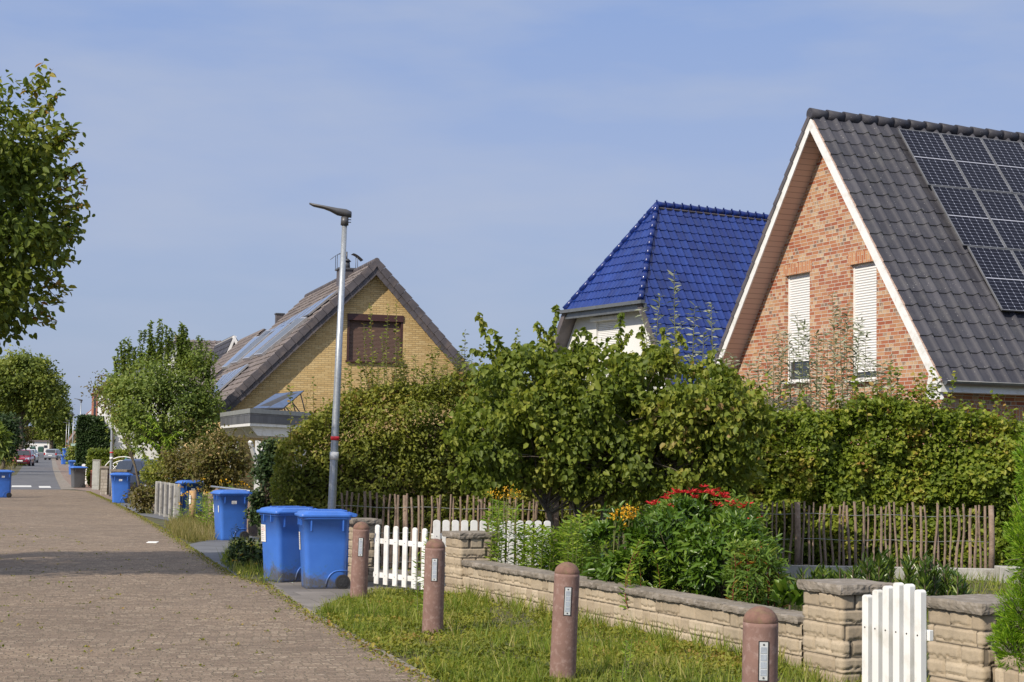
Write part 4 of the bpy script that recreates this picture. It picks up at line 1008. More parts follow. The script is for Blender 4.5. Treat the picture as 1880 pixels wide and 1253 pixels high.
for k, (tx, ty, rz, tilt, lab) in enumerate(((664, 958, 5, 1.0, None), (799.5, 989, 2, .6, 'reddish bollard before the flat-capped pillar at the far end of the low wall'),
        (1042, 1032, 6, 1.7, 'reddish bollard in front of the middle of the long low wall'), (1397, 1113, 2, .6, 'reddish bollard next to the pillar of the nearer white gate'))):
    o = b1 if k == 0 else dup(b1, lab)
    zt_ = 1.85 - .98; r_ = ray(tx, ty); p = CAMP + r_ * ((.98 - HC) / r_.z)
    o.location = (p.x - .98 * math.sin(math.radians(tilt)), p.y, 0); o.rotation_euler = (0, math.radians(tilt), math.radians(rz))

# ================================================================ street lamps
def make_lamp(label, H, head=True):
    r = thing('street_lamp', label, 'street lamp', (0, 0, 0), 0, 'galvanised street lamps along the street')
    mb = MB(); mb.tube([V3(0, 0, 0), V3(0, 0, .9), V3(0, 0, H * .55), V3(0, 0, H)], [.066, .064, .054, .041], 20); obj('pole', mb, M['galv'], r)
    for z0, z1, mt, nm in ((2.02, 2.08, 'red', 'red_band'), (1.72, 1.84, 'white', 'white_band')):
        mb = MB(); mb.tube([V3(0, 0, z0), V3(0, 0, z1)], .0685, 20); obj(nm, mb, M[mt], r)
    mb = MB(); mb.tube([V3(0, 0, H - .02), V3(0, 0, H + .11)], [.062, .058], 14)
    for z in (H + .03, H + .07): mb.tube([V3(0, 0, z), V3(.10, 0, z)], .008, 5)
    obj('collar', mb, M['darkgrey'], r)
    mb = MB(); mb.smooth = True; secs = []
    for x, w, zt_, th in ((.10, .055, .20, .10), (.02, .075, .235, .13), (-.12, .10, .25, .12), (-.24, .115, .265, .075), (-.34, .10, .28, .055), (-.50, .085, .305, .05), (-.56, .055, .315, .03)):
        secs.append([V3(x, math.cos(a) * w, H + zt_ - th / 2 + math.sin(a) * th / 2) for a in np.linspace(0, 2 * math.pi, 13)[:-1]])
    mb.loft(secs); obj('lamp_head', mb, M['darkgrey'], r, fix=True)
    return r
def lamp_at(o, bx, by, tx, ty, H, Y=None):
    p = G(bx, by) if Y is None else V3(V(bx, by, Y).x, Y, 0); q = V(tx, ty, p.y); H2 = q.z
    o.location = p; o.scale = (1, 1, 1); tl_ = math.atan2(q.x - p.x, H2); o.rotation_euler = (0, tl_, math.radians(0)); return o
l0 = make_lamp('tall near street lamp rising behind the two muddy blue bins', V(633, 403, 24).z)
lamp_at(l0, 604, 1050, 633, 403, 0)
for bx, by, tx, ty, lab in ((203, 912, 208, 700, 'street lamp beside a blue bin, its head in the leaves of the fruit tree'), (143, 864, 149, 739, 'street lamp before the dark clipped hedge, behind the grey bin'),
        (132, 852, 135, 764, 'street lamp between the far blue bins and the clipped hedge'), (124, 846, 127, 775, 'slim far street lamp, second from the end of the street'), (120, 843, 122.5, 779, 'slim street lamp farthest down the street')):
    p = G(bx, by); H = V(tx, ty, p.y).z; lp = dup(l0, lab); H0 = V(633, 403, 24).z
    lp.location = p; s_ = H / H0; tl_ = math.atan2(V(tx, ty, p.y).x - p.x, H); lp.rotation_euler = (0, tl_, 0); lp.scale = (max(1, s_), max(1, s_), s_)

# ================================================================ split-face garden walls
t = NT('split_face_stone'); tc = t.n('ShaderNodeTexCoord'); at = t.n('ShaderNodeAttribute'); at.attribute_name = 'tone'
c = t.ramp(at.outputs['Fac'], [(0, (.33, .265, .19)), (.45, (.42, .345, .25)), (1, (.50, .42, .315))])
c = t.mix(t.mr(t.noise(tc.outputs['Object'], 2.3, 6, .7), .45, .75, 0, .7), c, (.22, .185, .14)); c = t.mix(t.mr(t.noise(tc.outputs['Object'], 55, 4), .55, .8, 0, .35), c, (.12, .10, .08))
jm = t.math('GREATER_THAN', at.outputs['Fac'], 1.5); c = t.mix(jm, c, (.15, .125, .095))
M['stone'] = t.done(t.pr(c, .92, 0, t.noise(tc.outputs['Object'], 70, 6, .7), .5, .006))
M['coping'] = simple('stone_coping', (.21, .182, .150), .95, var=.3, scale=3, bstr=.8, c2=(.30, .27, .24), scale2=14)
def stone_wall(path, z0, z1, bl=.30, bh=.125, res=.0125, closed=False, name='stones', parent=None, amp=.016):
    """rough split-face blocks on a vertical strip along path (xy points, outward normal at the right of travel)"""
    path = [Vector((p[0], p[1], 0)) for p in path]; cum = [0]
    if closed: path = path + [path[0]]
    for a, b in zip(path, path[1:]): cum.append(cum[-1] + (b - a).length)
    nh = max(1, round((z1 - z0) / bh)); bh = (z1 - z0) / nh; us = []; nrm = []
    for k, (a, b) in enumerate(zip(path, path[1:])):
        L_ = (b - a).length; n = max(2, int(L_ / res)); d = (b - a).normalized(); no = Vector((d.y, -d.x, 0))
        for i in range(n):
            us.append((cum[k] + L_ * i / n, a.lerp(b, i / n))); nrm.append(no if i > 0 or (k == 0 and not closed) else (no + (Vector(((path[k] - path[k - 1]).normalized().y, -(path[k] - path[k - 1]).normalized().x, 0)) if k > 0 else Vector(((path[-1] - path[-2]).normalized().y, -(path[-1] - path[-2]).normalized().x, 0)))).normalized() * 1.0)
    us.append((cum[-1], path[-1])); nrm.append(nrm[0] if closed else nrm[-1])
    nz = int((z1 - z0) / res) + 1; zs = np.linspace(z0, z1, nz); u = np.array([x[0] for x in us]); U2, Z2 = np.meshgrid(u, zs, indexing='ij')
    row = np.minimum(np.floor((Z2 - z0) / bh), nh - 1).astype(int); fz = (Z2 - z0) / bh - row; off = (row % 2) * .5 + row * .13; bu = U2 / bl + off; bi = np.floor(bu); fu = bu - bi
    hs = lambda a, b, s: (np.abs(np.sin(a * 127.1 + b * 311.7 + s * 74.7) * 43758.5453)) % 1
    split = (hs(bi, row, 9) > .6); fu = np.where(split, (fu * 2) % 1, fu); bi = np.where(split, bi + .5 * ((bu - np.floor(bu)) > .5), bi)
    rb = hs(bi, row, 1); eu = np.minimum(fu, 1 - fu) * bl * np.where(split, .5, 1) * .55; ez = np.minimum(fz, 1 - fz) * bh; ed_ = np.minimum(eu, ez)
    P3 = np.stack([U2.ravel() * 26, Z2.ravel() * 26 * .3 + 0, row.ravel() * 5.3], 1); n1 = fbm(P3, 4).reshape(U2.shape); n2 = fbm(P3 * .35, 8).reshape(U2.shape)
    ledge = .16 + .26 * rb + (n1 - .5) * .42; led = np.where(hs(bi, row, 5) > .15, 1, 0)
    above = np.clip((fz - ledge) / .05, 0, 1); n3 = fbm(np.stack([U2.ravel() * 45, Z2.ravel() * 45, row.ravel() * 2.3], 1), 14).reshape(U2.shape); prof = above * .005 * led - .017 * led * np.exp(-((fz - ledge + .02) / .05) ** 2) * np.clip((n3 - .22) * 5, 0, 1.3) + n2 * .009 + n3 * .007 + rb * .004 + .014
    joint = np.clip(ed_ / .009, 0, 1); h = np.where(joint < 1, prof * joint ** 1.5, prof) * .95
    jt = joint < .55; pos = np.array([[p.x, p.y] for _, p in us]); no = np.array([[q.x, q.y] for q in nrm])
    X = pos[:, None, 0] + no[:, None, 0] * h; Yy = pos[:, None, 1] + no[:, None, 1] * h
    vs = np.stack([X, Yy, Z2], 2).reshape(-1, 3); ni, nj = U2.shape; idx = np.arange(ni * nj).reshape(ni, nj)
    fs = np.stack([idx[:-1, :-1], idx[1:, :-1], idx[1:, 1:], idx[:-1, 1:]], 2).reshape(-1, 4)
    tone = np.where(jt, 2.0, np.clip(rb * .8 + n2 * .2, 0, 1))[:-1, :-1].ravel()
    me = np_mesh(name, vs, fs, tone, smooth=False); return me
def rough_slab(mb_or_none, c, sx, sy, z0, z1, D, seed=0, res=.03, amp=.012):
    """rough edged stone slab; D = direction of its long side"""
    c = Vector((c[0], c[1], 0)); D = Vector(D).normalized(); N = Vector((D.y, -D.x, 0)); nx, ny, nz = max(2, int(sx / res)), max(2, int(sy / res)), 4
    bm = bmesh.new(); vv = {}
    def vert(i, j, k):
        key = (i, j, k)
        if key not in vv:
            x, y, z = (i / nx - .5) * sx, (j / ny - .5) * sy, z0 + (z1 - z0) * k / nz
            p = c + D * x + N * y + ZUP * z; e = mnoise.noise_vector(p * 9 + V3(seed, 0, 0)) * amp + mnoise.noise_vector(p * 30) * amp * .6
            onside = i in (0, nx) or j in (0, ny)
            p += V3(e.x, e.y, 0) * (1.3 if onside else 0) + ZUP * (e.z * .35 + mnoise.noise(p * 45) * amp * .25)
            if onside and k in (0, nz): p += (c + ZUP * p.z - p).normalized() * .010
            vv[key] = bm.verts.new(p)
        return vv[key]
    F = lambda *k: bm.faces.new([vert(*q) for q in k])
    for i in range(nx):
        for j in range(ny): F((i, j, nz), (i + 1, j, nz), (i + 1, j + 1, nz), (i, j + 1, nz)); F((i, j, 0), (i, j + 1, 0), (i + 1, j + 1, 0), (i + 1, j, 0))
        for k in range(nz): F((i, 0, k), (i + 1, 0, k), (i + 1, 0, k + 1), (i, 0, k + 1)); F((i, ny, k), (i, ny, k + 1), (i + 1, ny, k + 1), (i + 1, ny, k))
    for j in range(ny):
        for k in range(nz): F((0, j, k), (0, j, k + 1), (0, j + 1, k + 1), (0, j + 1, k)); F((nx, j, k), (nx, j + 1, k), (nx, j + 1, k + 1), (nx, j, k + 1))
    bmesh.ops.recalc_face_normals(bm, faces=bm.faces); me = bpy.data.meshes.new('slab'); bm.to_mesh(me); bm.free(); return me
# the long low wall
Wa, Wb = G(848, 1096), G(1476, 1233); wd_ = (Wb - Wa).normalized(); wn_ = Vector((wd_.y, -wd_.x, 0)); wn_ = wn_ if wn_.y < 0 else -wn_
def zat(px, py, base):  # height above a ground point seen at that pixel row
    return V(px, py, base.y).z
hW = (zat(860, 1037, Wa) + zat(1460, 1146, Wb)) / 2; hC = hW + .062; print('WALL', Wa, Wb, hW, zat(848, 1025, Wa), zat(1472, 1128, Wb))
gw = thing('garden_wall', 'long low split-stone garden wall with grey coping behind the bollards', 'garden wall', Wa)
sgn = 1 if Vector((wd_.y, -wd_.x, 0)).dot(wn_) > 0 else -1
path = [Wa, Wb] if sgn > 0 else [Wb, Wa]
obj('stones', stone_wall(path, -.02, hW, res=.011), M['stone'], gw, world=True)
s = MB(); c_ = (Wa + Wb) / 2 - wn_ * .12; s.box((c_.x, c_.y, hW / 2 - .01), ((Wb - Wa).length, .235, hW), ax=(wd_, wn_, ZUP)); obj('core', s, M['stone'], gw, world=True)
nseg = 6; Lw = (Wb - Wa).length
for k in range(nseg):
    c_ = Wa.lerp(Wb, (k + .5) / nseg) - wn_ * .11; obj('coping_stone', rough_slab(None, c_, Lw / nseg - .004, .34, hW, hW + .062, wd_, k * 3.1), M['coping'], gw, world=True)
def pillar(label, corner, D, w, h, capo=.05, capt=.075, cat='gate pillar', name='stone_pillar'):
    """corner = the corner nearest the camera; D runs along the street-side face away from the camera"""
    D = Vector(D).normalized(); B = Vector((-D.y, D.x, 0)); B = B if B.x > 0 else -B
    p = [corner, corner + D * w, corner + D * w + B * w, corner + B * w]; c = (p[0] + p[2]) / 2
    area = sum(p[i].x * p[(i + 1) % 4].y - p[(i + 1) % 4].x * p[i].y for i in range(4))
    if area < 0: p = p[::-1]
    r = thing(name, label, cat, (c.x, c.y, 0), 0, 'split stone pillars of the garden wall')
    obj('stones', stone_wall(p, -.02, h - capt, closed=True, res=.0125, bl=w * .84), M['stone'], r, world=True)
    s = MB(); s.box((c.x, c.y, (h - capt) / 2), (w - .01, w - .01, h - capt - .004), ax=(D, B, ZUP)); obj('core', s, M['stone'], r, world=True)
    obj('cap', rough_slab(None, c, w + 2 * capo, w + 2 * capo, h - capt, h, D, h * 10), M['coping'], r, world=True); return r
pillar('squat stone pillar with flat cap at the far end of the long wall', Wa + wn_ * .05 + wd_ * .06, -wd_, .46, zat(848, 978, Wa))
# near gate pillars
def onplane_h(px, py, z): r_ = ray(px, py); return CAMP + r_ * ((z - HC) / r_.z)
HP = .83; cn = onplane_h(1547, 1092, HP - .08); pillar('stone pillar between the long wall and the nearer white gate', Vector((cn.x, cn.y, 0)), -wd_, .50, HP, .055, .08)
cn2 = onplane_h(1803, 1128, HP - .08); pillar('stone pillar right of the nearer white gate, beside the bright conifer', Vector((cn2.x, cn2.y, 0)), -wd_, .55, HP, .06, .08)
pw0 = G(652, 1070); pillar('stone pillar behind the near bollard, half hidden by a blue bin', Vector((pw0.x, pw0.y, 0)), -wd_, .26, zat(652, 953, pw0), capo=.09)
# short lower wall running on at the right
q0 = cn2 + Vector((-wd_.y, wd_.x, 0)) * -.0; q0 = Vector((cn2.x + .10, cn2.y - .04, 0)); q1 = q0 + wd_ * 1.6
lw = thing('low_stone_wall', 'short lower stone wall running toward us under the bright conifer', 'garden wall', q0); pth = [q0, q1] if sgn > 0 else [q1, q0]
obj('stones', stone_wall(pth, -.02, .50), M['stone'], lw, world=True)
s = MB(); c_ = (q0 + q1) / 2 - wn_ * .12; s.box((c_.x, c_.y, .25), (1.6, .235, .5), ax=(wd_, wn_, ZUP)); obj('core', s, M['stone'], lw, world=True)
obj('coping_stone', rough_slab(None, c_, 1.6, .36, .50, .57, wd_, 55), M['coping'], lw, world=True)

# ================================================================ white picket gates
def picket(mb, base, D, N, w, th, h, z0=.06):
    """rounded top slat; D across, N thickness"""
    pts = [base - D * w / 2 + ZUP * z0, base + D * w / 2 + ZUP * z0]; pts += [base + D * (w / 2 * math.cos(a)) + ZUP * (h - w * .32 + w * .32 * math.sin(a)) for a in np.linspace(0, math.pi, 9)]
    mb.prism(pts, N * th)
def gate(name, label, P0, P1, n, heights, w=.09, th=.022, thick_post=0, hinge=True, cat='gate'):
    P0, P1 = Vector((P0.x, P0.y, 0)), Vector((P1.x, P1.y, 0)); D = (P1 - P0).normalized(); N = Vector((D.y, -D.x, 0)); N = N if N.y < 0 else -N
    r = thing(name, label, cat, P0); hm = min(heights)
    for z in (.18, hm - .22):
        s = MB(); s.beam(P0 + ZUP * z - N * .02, P1 + ZUP * z - N * .02, .035, .07); obj('rail', s, M['white'], r, world=True, bevel=.004)
    for i in range(n):
        c_ = P0.lerp(P1, (i + .5) / n); s = MB(); picket(s, c_ + N * .004, D, N, w, th, heights[i]); o = obj('slat', s, M['white'], r, world=True, fix=True, bevel=.003)
        s = MB()
        for z in (.18, hm - .22): s.tube([c_ + N * (th + .004) + ZUP * z, c_ + N * (th + .007) + ZUP * z], .006, 6)
        q = obj('screw', s, M['black'], None); q.parent = o; q.data.transform(Matrix.Translation(-r.location))
    return r
# near gate between the two near pillars
ga = V3(*(cn + wd_ * .10 + Vector((.10, .02, 0)))); gyY = 10.75
g0, g1 = V(1590, 1100, 11.0), V(1706, 1100, 10.45)
hts = []
for px, py in ((1601, 1092), (1622, 1083), (1643, 1076), (1661, 1070), (1681, 1072.5), (1700, 1083)):
    tt = (px - 1590) / 116; hts.append(V(px, py, 11.0 + (10.45 - 11.0) * tt).z)
gate('picket_gate', 'nearer white picket gate with arched top between two stone pillars', V3(g0.x, g0.y, 0), V3(g1.x, g1.y, 0), 6, hts, w=.062, th=.05)
# far gate and fence in two runs
fa, fb = G(684, 1079), V(790, 1000, 20.8)
gate('picket_gate', 'farther white picket gate between the near bollard and the far pillar', V3(fa.x, fa.y, 0), V3(fb.x, fb.y, 0), 6, [zat(690, 963, fa)] * 6, w=.095)
f2 = V(792, 1000, 21.5); f3 = V(1012, 1000, 21.9)
gate('picket_fence', 'white picket fence running back behind the far pillar into the green shoots', V3(f2.x, f2.y, 0), V3(f3.x, f3.y, 0), 13, [zat(812, 955, f2)] * 13, w=.095, cat='picket fence')

# ================================================================ chestnut paling fence
PF0, PF1 = V(600, 1000, 25.2), V(1822, 1060, 25.5)
pf = thing('paling_fence', 'rustic chestnut paling fence wired together below the beech hedges', 'fence', (PF0.x, PF0.y, 0))
fd = (Vector((PF1.x - PF0.x, PF1.y - PF0.y, 0))); fl = fd.length; fd.normalize()
def top_h(t): return np.interp(t, (0, .25, .6, 1), (1.17, 1.12, 1.12, 1.13))
var = []
for v_ in range(7):
    s = MB(); h = 1.0; k1, k2 = random.uniform(-.02, .02), random.uniform(-.02, .02); rr = random.uniform(.0165, .0215)
    s.tube([V3(k1 * math.sin(i * 1.3), k2 * math.sin(i * 1.1 + 1), h * i / 5) for i in range(6)], [rr * (1.15 - .05 * i) for i in range(6)], 6)
    me = bpy.data.meshes.new('stake'); me.from_pydata(s.v, [], s.f); me.materials.append(M['stake']); var.append(me)
nst = 112; x_ = 0.02
for i in range(nst):
    f = (i + random.uniform(-.22, .22)) / (nst - 1); f = min(max(f, 0), 1)
    if .36 < f < .60 and i % 2: continue
    o = bpy.data.objects.new('stake', random.choice(var)); COL.objects.link(o); o.parent = pf
    o.location = fd * fl * f + V3(0, random.uniform(-.012, .012), .03); hh = top_h(f) + random.uniform(-.05, .04)
    o.scale = (random.uniform(.8, 1.25), random.uniform(.8, 1.25), hh); o.rotation_euler = (random.gauss(0, .012), random.gauss(0, .03), random.uniform(0, 6))
for px in (742, 880, 1020, 1465, 1822):
    p = V(px, 1000, 25.25); s = MB(); s.tube([V3(p.x, 25.25 + .07, 0), V3(p.x + .01, 25.3, .6), V3(p.x, 25.31, 1.17)], [.05, .046, .042], 9); obj('post', s, M['stake'], pf, world=True)
for z in (.12, .58, .98):
    s = MB(); n = 60; s.tube([PF0.lerp(PF1, k / n) * 1.0 * V3(1, 1, 0) + ZUP * (z + .012 * math.sin(k * .9)) + V3(0, -.018, 0) for k in range(n + 1)], .0045, 4, cap=False); obj('wire', s, M['wire'], pf, world=True)
s = MB(); a, b = V(1375, 1060, 25.05), V(1838, 1068, 25.0); s.box(V3((a.x + b.x) / 2, 25.0, .09), (b.x - a.x, .14, .20)); s.box(V3(b.x + .02, 24.7, .12), (.35, .3, .26)); tag(obj('concrete_edging', s, M['concrete'], bevel=.01), 'pale concrete edging strip at the foot of the paling fence', 'edging')

# ================================================================ concrete slabs with grey doors (bin shelter)
p0, p1 = G(285, 945), G(319, 955); sh = thing('bin_shelter', 'row of upright concrete slabs with dark grey doors between them', 'bin shelter', p0); d_ = (p1 - p0); L_ = d_.length; d_.normalize(); n_ = Vector((d_.y, -d_.x, 0)); n_ = n_ if n_.y < 0 else -n_
zs_ = V(286, 884, p0.y).z
for k in range(5):
    c_ = p0 + d_ * (L_ * k / 4); s = MB(); s.box(c_ - n_ * .06 + ZUP * zs_ / 2, (.13 if k < 4 else .17, .15, zs_), ax=(d_, n_, ZUP)); obj('slab', s, M['concrete'], sh, world=True, bevel=.012)
    if k < 4: s = MB(); s.box(c_ + d_ * (L_ / 8) - n_ * .05 + ZUP * (zs_ * .52), (L_ / 4 - .14, .03, zs_ * .84), ax=(d_, n_, ZUP)); obj('door', s, M['darkgrey'], sh, world=True)
# round wooden post with a white tag
p = G(352, 961); wp = thing('wooden_post', 'round weathered wooden post with white tag among the weeds', 'post', p); s = MB(); h = V(352, 901, p.y).z
s.tube([V3(0, 0, 0), V3(.01, 0, h * .5), V3(0, 0, h)], [.09, .088, .085], 12); obj('post', s, M['wood'], wp); s = MB(); s.box((-.045, -.088, h * .72), (.05, .012, .22), -.3); obj('tag', s, M['white'], wp)
# grey cabinet
p = G(174, 899.5); cb_ = thing('utility_cabinet', 'pale grey utility cabinet beside the pavement by the clipped hedge', 'utility cabinet', p); h = V(174, 846, p.y).z; M['cab'] = simple('cabinet_grey', (.42, .43, .40), .6)
s = MB(); s.box((0, .2, h / 2), (.30, .38, h), .1); obj('body', s, M['cab'], cb_, bevel=.01); s = MB(); s.box((0, .2, h + .02), (.34, .42, .04), .1); obj('top', s, M['concrete'], cb_); s = MB(); s.box((-.01, .005, h * .55), (.25, .012, h * .8), .1); obj('door', s, M['cab'], cb_)
# white rubble pillars and little walls beyond
M['rubble'] = brick_mat('rubble', .22, .12, .02, [(0, (.35, .31, .26)), (1, (.58, .54, .47))], (.26, .23, .19), .8, .9)
for x0, x1, yt, yb, Y, lab in ((187, 199, 860, 905, 62, 'rough pale rubble stone pillar beside the second nearest lamp'), (207, 233, 866, 905, 60, 'rubble stone garden wall with coping before the blue car')):
    a, b = V(x0, yb, Y), V(x1, yb, Y); zt_ = V(x0, yt, Y).z; r = thing('rubble_wall', lab, 'garden wall', (a.x, Y, 0)); s = MB(); s.box(V3((a.x + b.x) / 2, Y, zt_ / 2), (b.x - a.x, .5, zt_)); obj('stones', s, M['rubble'], r, world=True, uv=True)
    s = MB(); s.box(V3((a.x + b.x) / 2, Y, zt_ + .04), (b.x - a.x + .1, .6, .08)); obj('coping', s, M['coping'], r, world=True)
a, b = V(160, 880, 82), V(166, 880, 72); s = MB(); s.prism([V3(a.x, a.y, 0), V3(b.x, b.y, 0), V3(b.x, b.y, .8), V3(a.x, a.y, .8)], V3(.2, 0, 0)); tag(obj('red_brick_wall', s, M['brick_dark'], uv=True, fix=True), 'low red brick garden wall behind the grey bin', 'garden wall')
q0, q1 = V(153, 880, 84), V(160, 880, 76); r = thing('small_picket_fence', 'small white picket fence behind the grey bin', 'picket fence', (q0.x, q0.y, 0))
for k in range(6): s = MB(); picket(s, V3(*q0.lerp(q1, k / 5).xy, 0), V3(1, 0, 0), V3(0, -1, 0), .2, .03, .95 if k < 4 else .7); obj('slat', s, M['white'], r, world=True, fix=True)
# arched lattice gate
ctr = V(226, 866, 66); r = thing('lattice_gate', 'white curved lattice gate panel on a green post before the light hedge', 'gate', (ctr.x, ctr.y, 0)); s = MB()
for rad in (.45, .62, .8): s.tube([V3(rad * 1.05 * math.cos(a), 0, .75 + rad * .9 * math.sin(a)) for a in np.linspace(0, math.pi, 13)], .022, 5)
for k in range(-4, 5):
    s.tube([V3(k * .16 - .14, 0, .75), V3(k * .16 + .14, 0, .78 + .5 * math.cos(k * .35))], .016, 4); s.tube([V3(k * .16 + .14, 0, .75), V3(k * .16 - .14, 0, .78 + .5 * math.cos(k * .35))], .016, 4)
s.tube([V3(-.85, 0, .74), V3(.85, 0, .74)], .025, 5); obj('lattice', s, M['white'], r); s = MB(); s.tube([V3(.1, .05, 0), V3(.1, .05, 1.5)], .06, 8); s.tube([V3(-.8, .05, 0), V3(-.8, .05, .8)], .04, 8); obj('post', s, simple('green_post', (.03, .14, .09), .5), r)
# street name sign far off
p = V(137, 817, 110); r = thing('street_sign', 'small green and white street sign between two far lamps', 'street sign', (p.x, p.y, 0)); s = MB(); s.box((.0, 0, p.z), (.50, .03, .16)); obj('plate', s, simple('sign_green', (.30, .42, .38), .5), r); s = MB(); s.tube([V3(.25, .05, 0), V3(.25, .05, p.z + .1)], .03, 6); obj('post', s, M['galv'], r)
# litter
p = G(279, 998); s = MB(); s.prism([V3(-.14, 0, .008), V3(.12, -.06, .01), V3(.16, .05, .035), V3(-.10, .07, .03)], V3(0, .0, .012)); o = tag(obj('paper_scrap', s, M['white'], fix=True), 'small crumpled white scrap of paper lying on the paved street', 'litter'); o.location = p; o.scale = (.8, .8, .8)

# ================================================================ cars
def make_car(label, paint, L_=4.1, Wc=1.75, H=1.5, mpv=False):
    """front looks to -y"""
    r = thing('parked_car', label, 'car', (0, 0, 0), 0, 'cars parked by the street'); hw = Wc / 2
    st = [(-.5, .62, .60, .42), (-.49, .78, .72, .28), (-.44, .92, .80, .22), (-.30, .97, .94, .20), (-.20, 1.0, 1.0, .2), (.25, 1.0, 1.0, .2), (.42, .97, .98, .22), (.49, .90, .93, .28), (.5, .80, .84, .4)]
    mb = MB(); mb.smooth = True; rings = []
    for y, wf, hf, zb in st:
        w = hw * wf; zt_ = .92 * hf; rings.append([V3(-w * .96, y * L_, zb), V3(-w, y * L_, .45), V3(-w * .99, y * L_, zt_ - .14), V3(-w * .93, y * L_, zt_ - .02), V3(-w * .6, y * L_, zt_ + .03), V3(w * .6, y * L_, zt_ + .03), V3(w * .93, y * L_, zt_ - .02), V3(w * .99, y * L_, zt_ - .14), V3(w, y * L_, .45), V3(w * .96, y * L_, zb)])
    mb.loft(rings); mb.smooth = True
    cab = [(-.27, .90, .93), (-.12, .80, H - .06), (.0, .78, H), (.28, .76, H - .02), (.40, .74, H - .12), (.485, .82, .93)]
    rr = []
    for y, wf, z in cab: rr.append([V3(-hw * .95, y * L_ if z < 1 else y * L_, .88), V3(-hw * wf, y * L_, z - .05), V3(-hw * wf * .85, y * L_, z), V3(hw * wf * .85, y * L_, z), V3(hw * wf, y * L_, z - .05), V3(hw * .95, y * L_, .88)])
    mb.loft(rr); obj('body', mb, paint, r, fix=True)
    g = MB()
    g.quad(V3(-hw * .86, -.262 * L_ - .01, .97), V3(hw * .86, -.262 * L_ - .01, .97), V3(hw * .70, -.13 * L_ - .01, H - .08), V3(-hw * .70, -.13 * L_ - .01, H - .08)); obj('windscreen', g, M['glass'], r)
    g = MB(); g.quad(V3(hw * .76, .482 * L_ + .012, .97), V3(-hw * .76, .482 * L_ + .012, .97), V3(-hw * .66, .405 * L_ + .02, H - .13), V3(hw * .66, .405 * L_ + .02, H - .13)); obj('rear_window', g, M['glass'], r)
    for sx in (-1, 1):
        for y0, y1, y2, y3 in ((-.235, .03, .03, -.115), (.045, .40, .34, .045)):
            g = MB(); g.quad(V3(sx * (hw * .955 + .006), y0 * L_, .94), V3(sx * (hw * .955 + .006), y1 * L_, .94), V3(sx * (hw * .80 + .006), y2 * L_, H - .10), V3(sx * (hw * .80 + .006), y3 * L_, H - .10)); obj('side_window', g, M['glass'], r)
        g = MB(); g.box((sx * (hw + .08), -.19 * L_, .98), (.17, .10, .12)); obj('mirror', g, paint, r, bevel=.02)
        g = MB(); g.prism([V3(sx * hw * .9, -.465 * L_, .62), V3(sx * hw * .52, -.5 * L_, .58), V3(sx * hw * .52, -.49 * L_, .72), V3(sx * hw * .9, -.44 * L_, .80)], V3(0, -.02, 0)); obj('headlight', g, M['reflector'], r, fix=True)
        g = MB(); g.box((sx * hw * .86, .493 * L_, .80), (.24, .05, .24)); obj('tail_light', g, M['taillight'], r, bevel=.01)
        for y in (-.31, .31):
            g = MB(); g.tube([V3(sx * (hw - .2), y * L_, .31), V3(sx * (hw + .01), y * L_, .31)], .31, 20); w = obj('wheel', g, M['black'], r); g = MB(); g.tube([V3(sx * (hw + .005), y * L_, .31), V3(sx * (hw + .018), y * L_, .31)], .2, 14); q = obj('rim', g, M['alu'], None); q.parent = w
    for y in (-.503, .503): g = MB(); g.box((0, y * L_, .48 if y < 0 else .62), (.50, .02, .11)); obj('number_plate', g, M['white'], r)
    g = MB(); g.box((0, -.497 * L_, .55), (1.0, .03, .12)); g.box((0, -.499 * L_, .34), (1.2, .03, .10)); obj('grille', g, M['black'], r)
    return r
M['taillight'] = simple('tail_light', (.35, .01, .01), .25)
car = make_car('silver hatchback parked with its tail toward us on the asphalt', simple('silver_paint', (.40, .42, .45), .3, .6, coat=.6))
p = G(90, 845); car.location = p + V3(0, 2, 0); car.rotation_euler = (0, 0, math.radians(184)); 
car = make_car('dark blue car parked nose toward us behind the lamp post bin', simple('dark_blue_paint', (.03, .045, .10), .25, .4, coat=.8), H=1.52)
p = V(266, 890, 60); car.location = V3(p.x, 61, 0); car.scale = (.95, .95, .94); car.rotation_euler = (0, 0, math.radians(40))
car = make_car('crimson car parked under the trees on the lamp-free side', simple('crimson_paint', (.32, .01, .04), .3, .2, coat=.8)); p = G(29, 856); car.location = p + V3(0, 2.0, 0); car.rotation_euler = (0, 0, math.radians(10))
car = make_car('white car parked just beyond the crimson car', simple('white_car_paint', (.7, .7, .7), .3, 0, coat=.8)); p = G(37, 850); car.location = p + V3(.3, 2.0, 0); car.rotation_euler = (0, 0, math.radians(10))
